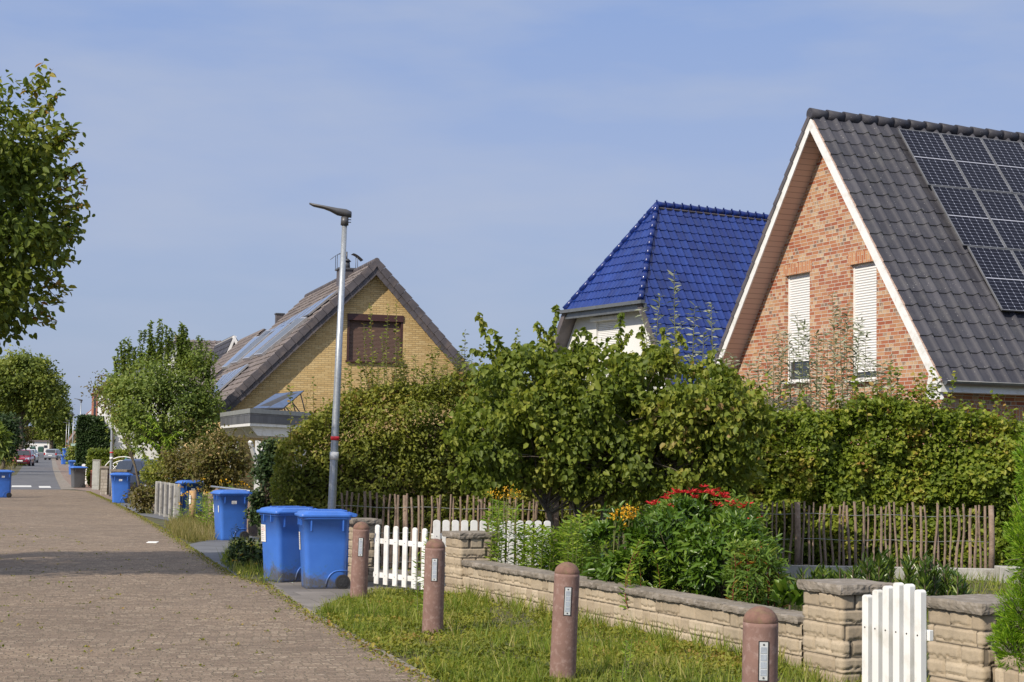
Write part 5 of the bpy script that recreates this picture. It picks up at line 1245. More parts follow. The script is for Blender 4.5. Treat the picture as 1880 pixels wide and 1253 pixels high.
# ================================================================ vegetation
M['redstem'] = simple('red_stem', (.22, .035, .03), .6)
LM = {
 'beech': leaf_mat('beech_leaf', [(0, (.075, .115, .014)), (.38, (.14, .20, .020)), (.68, (.235, .285, .034)), (.86, (.37, .36, .055)), (.92, (.38, .29, .07)), (1, (.28, .13, .05))]),
 'hornbeam': leaf_mat('hornbeam_leaf', [(0, (.080, .105, .016)), (.4, (.155, .185, .028)), (.72, (.25, .27, .044)), (.9, (.34, .31, .07)), (1, (.26, .14, .06))]),
 'hazel': leaf_mat('hazel_leaf', [(0, (.060, .092, .012)), (.38, (.13, .178, .022)), (.70, (.225, .265, .038)), (.89, (.32, .32, .06)), (1, (.34, .22, .10))]),
 'dark': leaf_mat('dark_evergreen', [(0, (.020, .042, .012)), (.7, (.04, .075, .018)), (1, (.08, .11, .03))], .15),
 'gloss': leaf_mat('glossy_leaf', [(0, (.035, .080, .009)), (.55, (.08, .155, .015)), (1, (.17, .25, .028))], .25, .32, .4),
 'laurel': leaf_mat('laurel_leaf', [(0, (.035, .07, .012)), (.6, (.075, .13, .022)), (1, (.16, .22, .035))], .25, .28, .5),
 'fresh': leaf_mat('fresh_leaf', [(0, (.09, .17, .015)), (.5, (.17, .28, .022)), (1, (.30, .38, .04))]),
 'pieris': leaf_mat('pieris_leaf', [(0, (.06, .12, .015)), (.55, (.13, .215, .028)), (.93, (.25, .30, .05)), (1, (.42, .05, .02))]),
 'redleaf': leaf_mat('red_leaf', [(0, (.50, .015, .02)), (1, (.72, .05, .06))], .3, tr_boost=1.1),
 'yellowfl': leaf_mat('yellow_flower', [(0, (.60, .30, .01)), (1, (.78, .48, .03))], .3, tr_boost=1.0),
 'willow': leaf_mat('willow_leaf', [(0, (.13, .16, .085)), (.5, (.26, .29, .19)), (1, (.44, .46, .36))], .25, .5),
 'thuja': leaf_mat('thuja_spray', [(0, (.08, .17, .008)), (.5, (.16, .30, .012)), (1, (.30, .42, .03))], .35),
 'tree': leaf_mat('street_tree_leaf', [(0, (.055, .090, .012)), (.45, (.12, .165, .020)), (.8, (.23, .245, .03)), (.93, (.30, .23, .03)), (1, (.30, .11, .03))], .3),
 'fruit': leaf_mat('fruit_tree_leaf', [(0, (.065, .105, .020)), (.5, (.145, .205, .038)), (.9, (.27, .32, .075)), (1, (.28, .22, .05))]),
 'far': leaf_mat('far_tree_leaf', [(0, (.07, .105, .018)), (.5, (.15, .195, .03)), (1, (.29, .31, .055))], .3),
 'brownbush': leaf_mat('rusty_leaf', [(0, (.07, .065, .02)), (.5, (.15, .12, .035)), (.8, (.13, .15, .03)), (1, (.24, .12, .04))]),
 'grass': leaf_mat('grass_blade', [(0, (.09, .15, .018)), (.4, (.18, .25, .03)), (.7, (.28, .31, .055)), (1, (.46, .40, .17))], .35),
 'moss': leaf_mat('weed_leaf', [(0, (.085, .12, .014)), (.4, (.17, .19, .022)), (.78, (.26, .255, .03)), (.9, (.30, .22, .05)), (1, (.26, .14, .05))], .3),
 'dry': leaf_mat('dry_grass', [(0, (.14, .15, .03)), (.5, (.25, .22, .08)), (1, (.38, .30, .15))], .3),
}
TPL['blade'] = (np.array([[0, .022, 0], [0, -.022, 0], [.5, -.020, .06], [.5, .020, .06], [1, -.003, .26], [1, .003, .26]]), [(0, 1, 2, 3), (3, 2, 4, 5)])

def plant(name, label, cat, base, P, O, size, lm, tpl='oval', stems=None, group=None, stemm='twig', tone=None, fname='foliage', **kw):
    r = thing(name, label, cat, (base[0], base[1], 0), 0, group)
    me = leaves_mesh(fname, P, size, tpl, O, tone=tone, **kw); obj(fname, me, LM[lm], r, world=True)
    if stems is not None and stems.v: obj('stems' if name not in ('street_tree', 'fruit_tree', 'broad_tree', 'small_tree', 'bare_tree') else 'trunk', stems, M[stemm], r, world=True)
    return r
def inpoly(x, y, poly):
    c = np.zeros(len(x), bool); n = len(poly)
    for i in range(n):
        x1, y1 = poly[i][0], poly[i][1]; x2, y2 = poly[(i + 1) % n][0], poly[(i + 1) % n][1]
        k = ((y1 > y) != (y2 > y)) & (x < (x2 - x1) * (y - y1) / (y2 - y1 + 1e-12) + x1); c ^= k
    return c
def scatter(poly, n, falloff=None):
    xs = [p[0] for p in poly]; ys = [p[1] for p in poly]; out = []
    x = RNG.uniform(min(xs), max(xs), n * 4); y = RNG.uniform(min(ys), max(ys), n * 4); k = inpoly(x, y, poly); return np.stack([x[k], y[k]], 1)[:n]
# ---------------------------------------------------------------- grass verge
vpoly = [G(575, 1130), G(640, 1098), G(700, 1088), G(846, 1097), Wa - wn_ * .0, Wb, cn2 + wd_ * 3.0, V3(4.6, 6.5, 0), V3(1.2, 6.8, 0), G(1000, 1395), G(900, 1318), G(800, 1251), G(690, 1190), G(640, 1165)]
vpoly = [Vector((p[0], p[1], 0)) for p in vpoly]
def jag(P2, w=.06): return P2 + RNG.normal(0, w, P2.shape)
def grass(name, poly, n, size, lm='grass', weeds=0, lean=.5, dens=.9, label=None):
    P2 = scatter(poly, n); q = fbm(np.stack([P2[:, 0] / dens, P2[:, 1] / dens, P2[:, 0] * 0], 1), 21)
    keep = RNG.uniform(0, 1, len(P2)) < np.clip((q - .36) * 5, .12, 1); P2 = jag(P2[keep], .03); q = q[keep]
    P = np.concatenate([P2, np.full((len(P2), 1), .004)], 1); sz = np.clip((q - .25) * 2.2, .35, 1.25)
    ax = np.tile([0, 0, 1.0], (len(P), 1)); tone = np.clip(RNG.uniform(0, 1, len(P)) * .7 + (fbm(P * np.array([1.3, 1.3, 0]) + 5, 9) - .35) * .9, 0, 1)
    T, F = TPL['blade']; me = leaves_mesh(name, P, size, 'blade', None, droop=0, upb=-.2, tone=tone, axis=ax, axj=lean, sun=.3, svar=.5)
    o = obj(name, me, LM[lm]); o['kind'] = 'stuff'
    if weeds:
        P2 = jag(scatter(poly, weeds), .02); q = fbm(np.stack([P2[:, 0] / .55, P2[:, 1] / .55, P2[:, 0] * 0], 1), 33); P2 = P2[RNG.uniform(0, 1, len(P2)) < np.clip((q - .32) * 5, .1, 1)]
        P = np.concatenate([P2, RNG.uniform(.005, .065, (len(P2), 1))], 1); tone = np.clip(RNG.uniform(0, 1, len(P)) * .6 + (fbm(P * np.array([1.1, 1.1, 0]) + 9, 5) - .3) * .9, 0, 1)
        o2 = obj('weeds', leaves_mesh('weeds', P, .034, 'round', None, droop=-.1, upb=1.6, tone=tone, svar=.4), LM['moss']); o2['kind'] = 'stuff'
    return o
grass('grass', vpoly, 60000, .095, weeds=68000)
# longer tufts
tf = scatter(vpoly, 140); pts = []
for x, y in tf:
    k = RNG.integers(12, 40); pts.append(np.stack([x + RNG.normal(0, .035, k), y + RNG.normal(0, .035, k), np.full(k, .004)], 1))
# tufts along the foot of the wall and of the bollards
for k in range(60):
    c_ = Wa.lerp(Wb, random.random()) + wn_ * random.uniform(.02, .14); j = RNG.integers(10, 30); pts.append(np.stack([c_.x + RNG.normal(0, .04, j), c_.y + RNG.normal(0, .04, j), np.full(j, .004)], 1))
P = np.concatenate(pts); me = leaves_mesh('grass_tufts', P, .165, 'blade', None, droop=0, upb=-.2, axis=np.tile([0, 0, 1.0], (len(P), 1)), axj=.45, svar=.5, tone=RNG.uniform(.1, 1, len(P)) ** 1.2)
o = obj('grass_tufts', me, LM['grass']); o['kind'] = 'stuff'
# moss and grass in the street edge joints, a few dead leaves
P2 = []
for a, b in zip(edge[:-1], edge[1:]):
    n = int((b - a).length * 160); tt = RNG.uniform(0, 1, n); side = np.abs(RNG.normal(0, .10, n)); d = (b - a).normalized()
    P2.append(np.stack([a.x + (b.x - a.x) * tt - d.y * side, a.y + (b.y - a.y) * tt + d.x * side, np.full(n, .012)], 1))
P = np.concatenate(P2); o = obj('edge_moss', leaves_mesh('edge_moss', P, .022, 'round', None, droop=0, upb=1.5, svar=.5), LM['moss']); o['kind'] = 'stuff'
ll = scatter([G(575, 1126), G(690, 1190), G(800, 1252), G(760, 1253), G(560, 1126)], 150); P = np.concatenate([ll, np.full((len(ll), 1), .018)], 1)
o = obj('fallen_leaves', leaves_mesh('fallen_leaves', P, .05, 'oval', None, droop=0, upb=1.5, tone=RNG.uniform(.85, 1, len(P))), LM['beech']); o['kind'] = 'stuff'
P2 = scatter([G(-200, 1253), G(800, 1253), G(575, 1128), G(400, 1050), G(0, 960), G(-300, 960)], 420); P = np.concatenate([P2, np.full((len(P2), 1), .010)], 1)
P = np.repeat(P, 4, axis=0) + RNG.normal(0, .02, (len(P) * 4, 3)) * np.array([1, 1, .1]); o = obj('joint_moss', leaves_mesh('joint_moss', P, .026, 'round', None, droop=0, upb=2), LM['moss']); o['kind'] = 'stuff'
# garden soil plants (low ground cover behind the wall)
gpoly = [Wa - wn_ * .4, Wb - wn_ * .4, V(1600, 1060, 12.5), V3(12, 13, 0), V3(12, 25, 0), V3(-2, 25, 0)]
grass('garden_grass', [Vector((p[0], p[1], 0)) for p in gpoly], 16000, .16, weeds=9000)

# ---------------------------------------------------------------- hedges
def hedge(label, p0, p1, thick, ztop, n, size, lm, z0=.15, tpl='oval', core=.36, name='hedge', corem='twig', sprig=0, **kw):
    hk = {k: kw.pop(k) for k in ('amp', 'cell', 'top', 'depth', 'zn', 'seed') if k in kw}
    P, O = hedge_points(n, p0, p1, thick, z0, ztop, **hk); tone = mixtone(P, .45, .5, hk.get('seed', 0) + 2)
    d = Vector((p1[0] - p0[0], p1[1] - p0[1], 0)); L_ = d.length; d.normalize(); nn = Vector((d.y, -d.x, 0))
    r = thing(name, label, 'hedge', (p0[0], p0[1], 0))
    obj('foliage', leaves_mesh('foliage', P, size, tpl, O, tone=tone, **kw), LM[lm], r, world=True)
    s = MB(); m_ = 14; zt_ = (lambda t: np.interp(t, *zip(*ztop))) if not isinstance(ztop, (int, float)) else (lambda t: ztop); core = min(core, .5 * thick)
    if core > 0:
        rows = [[Vector((p0[0], p0[1], 0)) + d * (L_ * (i / m_)) + nn * (sg * (thick / 2 - core)) + ZUP * z for sg, z in ((-1, z0), (1, z0), (1, max(z0 + .1, zt_(i / m_) - core * 1.6)), (-1, max(z0 + .1, zt_(i / m_) - core * 1.6)))] for i in range(m_ + 1)]
        s.loft(rows)  # added solid core keeps the hedge interior dark and blocks views through
    for k in range(int(L_ * 5)):
        t_ = random.random(); b = Vector((p0[0], p0[1], 0)) + d * (L_ * t_) + nn * random.uniform(-.3, .3) * thick; zt__ = float(zt_(t_)) + random.uniform(-.1, .15)
        pts = [b + Vector((random.uniform(-.1, .1), random.uniform(-.1, .1), zt__ * i / 4)) for i in range(5)]; s.tube(pts, [.018, .014, .010, .007, .003], 4, cap=False)
    if sprig:
        L2 = ([], []); s2 = MB()
        for k in range(int(L_ * sprig)):
            t_ = random.random(); b = Vector((p0[0], p0[1], 0)) + d * (L_ * t_) + nn * random.uniform(-.35, .5) * thick; b.z = float(zt_(t_)) - random.uniform(.1, .45)
            q = b + V3(random.uniform(-.14, .14), random.uniform(-.12, .12), random.uniform(.25, .75) * random.choice((.7, 1, 1.3))); add_shoot(b, q, int((q - b).length * 30), L2, .06, s2, .006, start=.1)
        obj('top_sprigs', leaves_mesh('top_sprigs', L2[0], size, tpl, None, axis=np.array(L2[1]), axj=.5, droop=.3), LM[lm], r, world=True); s.v and None
        base = len(s.v); s.v += s2.v; s.f += [[base + i for i in f] for f in s2.f]; s.mi += s2.mi; s.sm += s2.sm
    obj('stems', s, M[corem], r, world=True, fix=True); return r  # real stems together with the added dark core
a, b = V(1240, 900, 26.7), V(2010, 900, 26.9)
hedge('tall yellowing beech hedge behind the paling fence, in front of the red brick house', a, b, 1.0, ((0, 2.45), (.25, 2.55), (.5, 2.78), (.68, 2.66), (.85, 2.52), (1, 2.6)), 44000, .079, 'beech', z0=.1, amp=.46, cell=.55, zn=.24, depth=.17, seed=1, tpl='round', core=.4, upb=.3, sprig=26)
a, b = V(512, 900, 27.0), V(1270, 900, 26.9)
hedge('tall bushy green hedge behind the near lamp post, in front of the yellow house', a, b, 1.2, ((0, 1.85), (.05, 2.3), (.13, 2.6), (.2, 2.85), (.3, 2.95), (.4, 3.1), (.55, 3.2), (.8, 3.0), (1, 2.6)), 46000, .072, 'hornbeam', z0=.1, amp=.5, cell=.6, zn=.30, depth=.2, seed=2, core=.45, upb=.3, sprig=20)
# leafy runners growing out through the palings
def shoots(name, label, cat, lst, Y, size, lm, tpl, per_m=22, r0=.008, group=None, bend=.06, stemm='grey_twig', jitter=0, **kw):
    """lst: (base px, base py, tip px, tip py)"""
    L_ = ([], []); s = MB()
    for x0, y0, x1, y1 in lst:
        yy = Y + random.uniform(-jitter, jitter); p, q = V(x0, y0, yy), V(x1, y1, yy); add_shoot(p, q, int((q - p).length * per_m), L_, bend, s, r0, start=.05)
    P, D = np.array(L_[0]), np.array(L_[1]); b = V(lst[0][0], lst[0][1], Y)
    return plant(name, label, cat, b, P, None, size, lm, tpl, s, group, stemm, axis=D, axj=.45, droop=.25, **kw)
shoots('tall_shoots', 'thin leafy shoots standing above the bushy hedge before the brown shutter', 'shrub shoots', [(684, 735, 679, 558), (676, 730, 668, 595), (712, 735, 713, 560), (706, 735, 700, 610), (727, 735, 728, 553), (738, 735, 733, 620), (722, 740, 745, 640), (690, 740, 655, 640), (702, 740, 690, 640), (640, 760, 645, 668)], 26.6, .055, 'hornbeam', 'oval', 42, bend=.03)
lst = []
for k in range(46):
    x = random.uniform(620, 870); yb = 740; yt = np.interp(x, (620, 700, 780, 870), (700, 680, 640, 655)) + random.uniform(-12, 40); lst.append((x, yb, x + random.uniform(-22, 30), yt))
shoots('elder_shrub', 'loose feathery shrub rising at the right end of the bushy hedge', 'shrub', lst, 27.0, .085, 'hornbeam', 'narrow', 48, bend=.10, jitter=.4)
# dark ivy covered clump beside bin and carport
P, O, cc = clump_points(7500, (V(504, 870, 31).x, 31, .95), (.33, .5, 1.0), 34, .10, .5); P = P[P[:, 2] > .02]; O = unit(P - np.array([V(504, 870, 31).x, 31, .95]))
s = MB(); b0_ = V(497, 900, 31); branches(s, (b0_.x, 31, 0), (b0_.x, 31, 1.4), [tuple(q) for q in cc[:14]], .05)
plant('ivy_clump', 'dark green ivy clump between the carport post and the yellowing hedge', 'evergreen shrub', (b0_.x, 31), P, O, .075, 'dark', 'diamond', s)

# ---------------------------------------------------------------- hazel
YH = 23.3; hz = V(1120, 860, YH); Pn = []; On = []; cl_all = []
for px, py, rx, rz_, n, nc in ((960, 760, 118, 128, 6800, 70), (1090, 745, 120, 112, 7200, 72), (1225, 735, 128, 92, 6800, 66), (1335, 770, 62, 76, 3000, 30), (1160, 845, 225, 66, 6400, 54), (910, 810, 62, 105, 2400, 26), (1060, 815, 150, 85, 3600, 46)):
    c_ = V(px, py, YH); sc_ = FPX / YH; P, O, cc = clump_points(n, c_, (rx / sc_, .95, rz_ / sc_), nc, .125, .62); Pn.append(P); On.append(O); cl_all += [tuple(q) for q in cc]
P = np.concatenate(Pn); O = np.concatenate(On); k = P[:, 2] > 1.0; P, O = P[k], O[k]
s = MB()
for (bx, tx, ty) in ((1075, 1040, 840), (1115, 1100, 800), (1140, 1150, 800), (1165, 1215, 820), (1185, 1290, 830), (1060, 960, 830)):
    b_, t_ = V(bx, 960, YH), V(tx, ty, YH); b_ = V3(b_.x, YH, 0); random.shuffle(cl_all); branches(s, b_, t_, cl_all[:26], .055, wob=.07, frac=(.5, 1))
L_ = ([], [])
for x0, y0, x1, y1 in ((905, 660, 878, 572), (925, 660, 905, 604), (935, 665, 868, 640), (1010, 650, 1022, 558), (1000, 640, 985, 590), (1015, 630, 995, 600), (1135, 640, 1142, 572), (1140, 640, 1158, 606), (1050, 650, 1062, 606), (1085, 640, 1075, 600), (1260, 640, 1242, 606), (1225, 640, 1215, 600), (1180, 640, 1178, 596), (955, 680, 950, 628), (1300, 680, 1310, 640), (1340, 720, 1362, 690), (1370, 760, 1402, 742)):
    p, q = V(x0, y0, YH), V(x1, y1, YH); add_shoot(p, q, int((q - p).length * 85), L_, .05, s, .010, start=0)
P = np.concatenate([P, np.array(L_[0])]); O = np.concatenate([O, unit(np.array(L_[1]))])
plant('hazel_bush', 'large spreading hazel bush with drooping green leaves in the middle of the garden', 'hazel bush', (hz.x, YH), P, O, .083, 'hazel', 'round', s, stemm='bark', droop=.95, upb=.0, outb=.30, tone=mixtone(P, .5, .5, 7), svar=.45)

# ---------------------------------------------------------------- silvery willow whips
lst = []
for k in range(38):
    x = 1345 + 295 * (k + random.random()) / 38; yt = np.interp(x, (1340, 1400, 1450, 1490, 1530, 1580, 1620, 1660), (660, 610, 560, 585, 535, 555, 610, 690)) + random.uniform(0, 90); lst.append((x + random.uniform(-15, 15), 770, x, yt))
shoots('willow_whips', 'silvery green willow whips standing before the red brick gable', 'willow shrub', lst, 27.9, .128, 'willow', 'narrow', 38, r0=.008, bend=.04, jitter=.3)
shoots('willow_whips', 'thin green willow whips standing before the blue tiled roof', 'willow shrub', [(1195, 700, 1178, 565), (1200, 700, 1212, 540), (1243, 700, 1238, 495), (1238, 700, 1250, 590), (1272, 700, 1276, 560), (1310, 700, 1306, 555), (1218, 700, 1225, 600), (1288, 700, 1292, 610), (1210, 700, 1195, 610), (1330, 720, 1325, 640), (1350, 720, 1345, 650), (1318, 710, 1335, 660)], 24.4, .13, 'willow', 'narrow', 40, r0=.009, bend=.03)

# ---------------------------------------------------------------- garden plants behind the wall
def bush(name, label, cat, px, py, Y, rx, rz_, n, size, lm, tpl='oval', nc=30, sp=.07, ry=None, stemm='twig', zmin=.03, group=None, **kw):
    c_ = V(px, py, Y); sc_ = FPX / Y; rr = (rx / sc_, ry or rx / sc_ * .8, rz_ / sc_); P, O, cc = clump_points(n, c_, rr, nc, sp, .55); k = P[:, 2] > zmin; P, O = P[k], O[k]
    s = MB(); b = V3(c_.x, Y, 0); random.seed(int(px)); branches(s, b, (c_.x, Y, max(.2, c_.z + rr[2] * .3)), [tuple(q) for q in cc[:16] if q[2] > .1], max(.012, rr[2] * .035), wob=.04)
    return plant(name, label, cat, (c_.x, Y), P, O, size, lm, tpl, s, group, stemm, tone=mixtone(P, .3, .4, int(px) % 9), **kw)
# big green mound: three lobes make one rhododendron
Pn, On = [], []; s = MB()
for px, py, Y, rx, rz_, n in ((1150, 1010, 17.8, 78, 62, 2700), (1250, 985, 17.4, 90, 62, 3100), (1330, 1020, 16.8, 80, 72, 3000), (1215, 1060, 17.6, 110, 60, 3400)):
    c_ = V(px, py, Y); sc_ = FPX / Y; P, O, cc = clump_points(n, c_, (rx / sc_, .45, rz_ / sc_), 34, .065, .6); Pn.append(P); On.append(O); branches(s, (c_.x, Y, 0), (c_.x, Y, c_.z + .1), [tuple(q) for q in cc[:14]], .02, wob=.03)
P = np.concatenate(Pn); O = np.concatenate(On); k = P[:, 2] > .03
plant('rhododendron', 'rounded glossy dark green shrub behind the long low wall', 'rhododendron', (V(1230, 1010, 17).x, 17), P[k], O[k], .095, 'gloss', 'lance', s, tone=mixtone(P[k], .35, .4, 5), outb=.8, droop=.1, upb=.5)
# red tipped pieris
Pn, On = [], []; s = MB()
for px, py, Y, rx, rz_, n in ((1290, 950, 19.2, 100, 42, 1900), (1350, 985, 18.6, 58, 62, 1700), (1380, 1050, 15.6, 48, 55, 900)):
    c_ = V(px, py, Y); sc_ = FPX / Y; P, O, cc = clump_points(n, c_, (rx / sc_, .4, rz_ / sc_), 30, .06, .6); Pn.append(P); On.append(O); branches(s, (c_.x, Y, 0), (c_.x, Y, c_.z), [tuple(q) for q in cc[:16]], .016, wob=.03)
P = np.concatenate(Pn); O = np.concatenate(On); k = P[:, 2] > .03
pr_ = plant('pieris_shrub', 'loose green shrub with star shaped bright red leaf tips', 'flowering shrub', (V(1290, 950, 19).x, 19), P[k], O[k], .09, 'pieris', 'narrow', s, outb=.8, tone=mixtone(P[k], .35, .4, 4), upb=.4)
rp, rd = [], []
for px, py, Y, m_ in ((1200, 923, 19, 4), (1222, 912, 19, 3), (1240, 905, 19, 4), (1262, 903, 19, 4), (1275, 910, 19, 3), (1296, 900, 19.2, 5), (1312, 906, 19, 5), (1330, 910, 19, 5), (1345, 925, 18.8, 3), (1352, 922, 18.8, 3), (1362, 934, 18.6, 4), (1370, 930, 18.6, 3), (1385, 954, 18.4, 3), (1248, 940, 18.6, 2), (1318, 926, 18.8, 3), (1396, 972, 18, 1), (1401, 1003, 17.5, 2), (1414, 1016, 17.2, 2), (1232, 932, 19, 2)):
    for j in range(m_):
        p = V(px + random.uniform(-9, 9), py + random.uniform(-6, 6), Y - .15)
        for a in range(9): rp.append(tuple(p)); an = a * 2 * math.pi / 9 + random.random(); rd.append((math.cos(an), math.sin(an), random.uniform(.1, .9)))
        obj('red_tip', leaves_mesh('red_tip', rp, .064, 'narrow', None, axis=np.array(rd), axj=.15, droop=0, upb=.4), LM['redleaf'], pr_, world=True); rp, rd = [], []
# fresh green lance leaved stems (goldenrod)
def stems_patch(name, label, cat, xs, yb, tops, Y, n, size, lm, per_m=60, tpl='narrow', jit=.5, stemm='grey_twig', bend=.06, group=None):
    L_ = ([], []); s = MB()
    for k in range(n):
        x = random.uniform(*xs); yy = Y + random.uniform(-jit, jit); top = np.interp(x, *zip(*tops)) + abs(random.gauss(0, 14)); q = V(x + random.uniform(-8, 8), top, yy); p = V3(q.x + random.uniform(-.06, .06), yy, 0.0)
        add_shoot(p, q, int((q - p).length * per_m), L_, bend, s, .006, start=.12)
    b = V(xs[0], yb, Y); return plant(name, label, cat, (b.x, Y), np.array(L_[0]), None, size, lm, tpl, s, group, stemm, axis=np.array(L_[1]), axj=.3, droop=.15)
gr_ = stems_patch('goldenrod', 'tall fresh green stems with pale leaves beside the far pillar', 'perennial plant', (893, 1075), 1040, ((893, 925), (930, 905), (960, 950), (1000, 965), (1075, 955)), 20.9, 52, .105, 'fresh', jit=.35)
stems_patch('goldenrod', 'low fresh green stems between the goldenrod and the glossy shrub', 'perennial plant', (1030, 1130), 1040, ((1030, 955), (1075, 935), (1130, 965)), 19.4, 36, .08, 'fresh', jit=.35)
stems_patch('reddish_stems', 'red stemmed leafy plant arching over the wall at the right of the glossy shrub', 'perennial plant', (1340, 1450), 1100, ((1340, 1010), (1390, 985), (1450, 1065)), 15.7, 34, .10, 'pieris', stemm='redstem', jit=.2)
stems_patch('arching_stem', 'yellowish arching stem leaning over the wall in front of the glossy shrub', 'perennial plant', (1165, 1215), 1060, ((1165, 985), (1215, 1000)), 16.9, 5, .10, 'fresh', bend=.3, jit=.1, stemm='redstem')
def flowers(name, label, spots, Y, size=.03, per=26, spread=.045, stem=.5, stemm='grey_twig', lm='yellowfl', base_z=None):
    P = []; s = MB()
    for px, py in spots:
        q = V(px, py, Y); P.append(np.array(q) + RNG.normal(0, 1, (per, 3)) * np.array([spread, spread, spread * .55])); s.tube([q, q - ZUP * stem + V3(random.uniform(-.05, .05), 0, 0)], .004, 4, cap=False)
    P = np.concatenate(P); return plant(name, label, 'flowers', (V(*spots[0], Y).x, Y), P, None, size, lm, 'round', s, None, stemm, droop=-.3, upb=1.0, fname='blossom')
flowers('yellow_flowers', 'orange yellow flower clusters at the top left of the glossy shrub', [(1132, 944), (1140, 936), (1150, 938), (1158, 934), (1165, 940), (1128, 950), (1146, 946), (1155, 950), (1147, 968), (1160, 948)], 17.5, .026, 20, .032)
flowers('faded_goldenrod_plume', 'faded yellow plumes on top of the tall pale green stems', [(925, 905), (935, 897), (945, 903), (915, 912), (930, 914), (950, 912), (905, 905)], 19.6, .02, 22, .05)
# laurel row
P, D = [], []; s = MB()
for k in range(95):
    x = random.uniform(1492, 1778) if k > 3 else random.uniform(1450, 1500); yt = np.interp(x, (1490, 1560, 1620, 1690, 1740, 1785), (1055, 1038, 1020, 1030, 1045, 1085)); yy = random.uniform(19.0, 20.6); q = V(x, yt + random.uniform(-5, 25), yy); b = V3(q.x, yy, 0); s.tube([b, q], .008, 4, cap=False)
    for j in range(26):
        f = random.uniform(.2, 1); P.append(tuple(b.lerp(q, f))); an = random.uniform(0, 6.28); D.append((math.cos(an) * .7, math.sin(an) * .7, 1.1))
plant('laurel', 'row of young laurel with upright glossy leaves at the foot of the paling fence', 'laurel', (V(1500, 1060, 20).x, 20), P, None, .135, 'laurel', 'narrow', s, axis=np.array(D), axj=.3, droop=0, svar=.3)
P, D = [], []
for k in range(60): q = V(1450 + random.uniform(-22, 22), 1095 + random.uniform(-12, 20), 14.6); P.append(tuple(q)); an = random.uniform(0, 6.28); D.append((math.cos(an), math.sin(an), 1.0))
s = MB(); q = V(1450, 1100, 14.6); s.tube([V3(q.x, 14.6, 0), q], .01, 5)
plant('leafy_plant', 'small broad leaved plant tucked beside the pillar of the nearer gate', 'plant', (q.x, 14.6), P, None, .14, 'gloss', 'oval', s, axis=np.array(D), axj=.3, droop=0)
stems_patch('self_sown_weed', 'green weed growing up between the far pillar and its bollard', 'weed', (768, 800), 1080, ((768, 1000), (785, 960), (800, 1010)), 17.6, 4, .06, 'fresh')
stems_patch('self_sown_weed', 'single upright weed in the grass right of the middle bollard', 'weed', (1140, 1165), 1200, ((1140, 1168), (1165, 1172)), 12.9, 4, .05, 'fresh')
# thuja at the right
def thuja(label, lobes, Y, n, size=.055):
    P, A_ = [], []; s = MB(); x0 = None
    for px, py, rx, rz_, m_ in lobes:
        c_ = V(px, py, Y); sc_ = FPX / Y; x0 = x0 or c_.x
        for k in range(m_):
            d = Vector((random.gauss(0, 1), random.gauss(0, 1), random.gauss(0, .8))).normalized(); tip = c_ + V3(d.x * rx / sc_, d.y * rx / sc_, d.z * rz_ / sc_); root = c_ + (tip - c_) * .35 - ZUP * .06
            dr = (tip - root); L_ = dr.length; dr.normalize(); side = dr.cross(V3(random.random(), random.random(), random.random())).normalized(); 
            for j in range(n):
                f = (j / n) ** .8; w = (1 - f) * .10 + .012; sgn_ = 1 if j % 2 else -1; P.append(tuple(root + dr * (L_ * f) + side * sgn_ * w * random.random() + ZUP * random.gauss(0, .006))); A_.append(tuple((dr * .8 + side * sgn_ * .6) + ZUP * .25))
            if k % 4 == 0: s.tube([c_, root, tip], [.008, .006, .002], 4, cap=False)
    s.tube([V3(x0 + .35, Y, 0), V3(x0 + .35, Y, 1.6)], .04, 8)
    return plant('thuja', label, 'conifer', (x0 + .35, Y), P, None, size, 'thuja', 'needle', s, axis=np.array(A_), axj=.35, droop=0, upb=.3, stemm='bark')
thuja('bright yellow green conifer with feathery sprays at the right edge above the low wall', [(1905, 1000, 55, 120, 120), (1915, 860, 48, 110, 90), (1885, 1120, 55, 60, 90), (1862, 1180, 45, 40, 60), (1925, 1090, 60, 100, 80)], 10.6, 46, .042)

# ---------------------------------------------------------------- weeds along the left
def wpoly(*pts): return [G(*p) for p in pts]
grass('weedy_grass', wpoly((405, 1035), (440, 1062), (500, 1078), (520, 1060), (470, 1005), (430, 1000)), 3600, .16, weeds=2500, dens=.3)
bush('dark_weeds', 'dark leafy weeds with yellow flowers left of the muddy blue bins', 'weeds', 462, 1018, 24.5, 30, 24, 700, .075, 'dark', nc=20, sp=.09)
stems_patch('dark_weeds', 'thin dark flowering weeds in front of the clean blue bin', 'weeds', (415, 475), 1040, ((415, 985), (440, 958), (475, 975)), 25.2, 12, .06, 'dark', 26)
flowers('yellow_flowers', 'tiny yellow flowers on the weeds beside the muddy blue bins', [(440, 1018), (462, 1000), (478, 990), (484, 1020), (455, 1040), (430, 1030), (482, 1050), (470, 1035)], 24, .022, 5, .018, .15)
grass('dry_grass', wpoly((305, 968), (320, 985), (350, 998), (394, 993), (395, 970), (345, 955)), 5200, .20, 'dry', weeds=2500, dens=.4)
stems_patch('tall_weeds', 'tall weeds with yellow flowers around the wooden post and the bins', 'weeds', (312, 392), 975, ((312, 940), (340, 900), (392, 915)), 39.0, 22, .09, 'fresh', 30, jit=.5)
flowers('yellow_flowers', 'yellow daisy like flowers above the tall weeds by the wooden post', [(330, 893), (336, 908), (345, 905), (362, 900), (374, 880), (331, 925), (380, 905)], 38, .045, 6, .03, .5)
grass('street_edge_grass', wpoly((240, 925), (262, 945), (285, 948), (290, 925), (255, 905)), 2200, .24, 'dry', weeds=1200, dens=.4)
bush('roadside_plants', 'yellow flowered scrubby plants over stones left of the concrete slabs', 'plants', 268, 918, 45, 22, 24, 1500, .09, 'brownbush', nc=26, sp=.14)
s = MB(); Mrock = simple('field_stone', (.26, .22, .18), .9, var=.3, scale=3, bstr=.5)
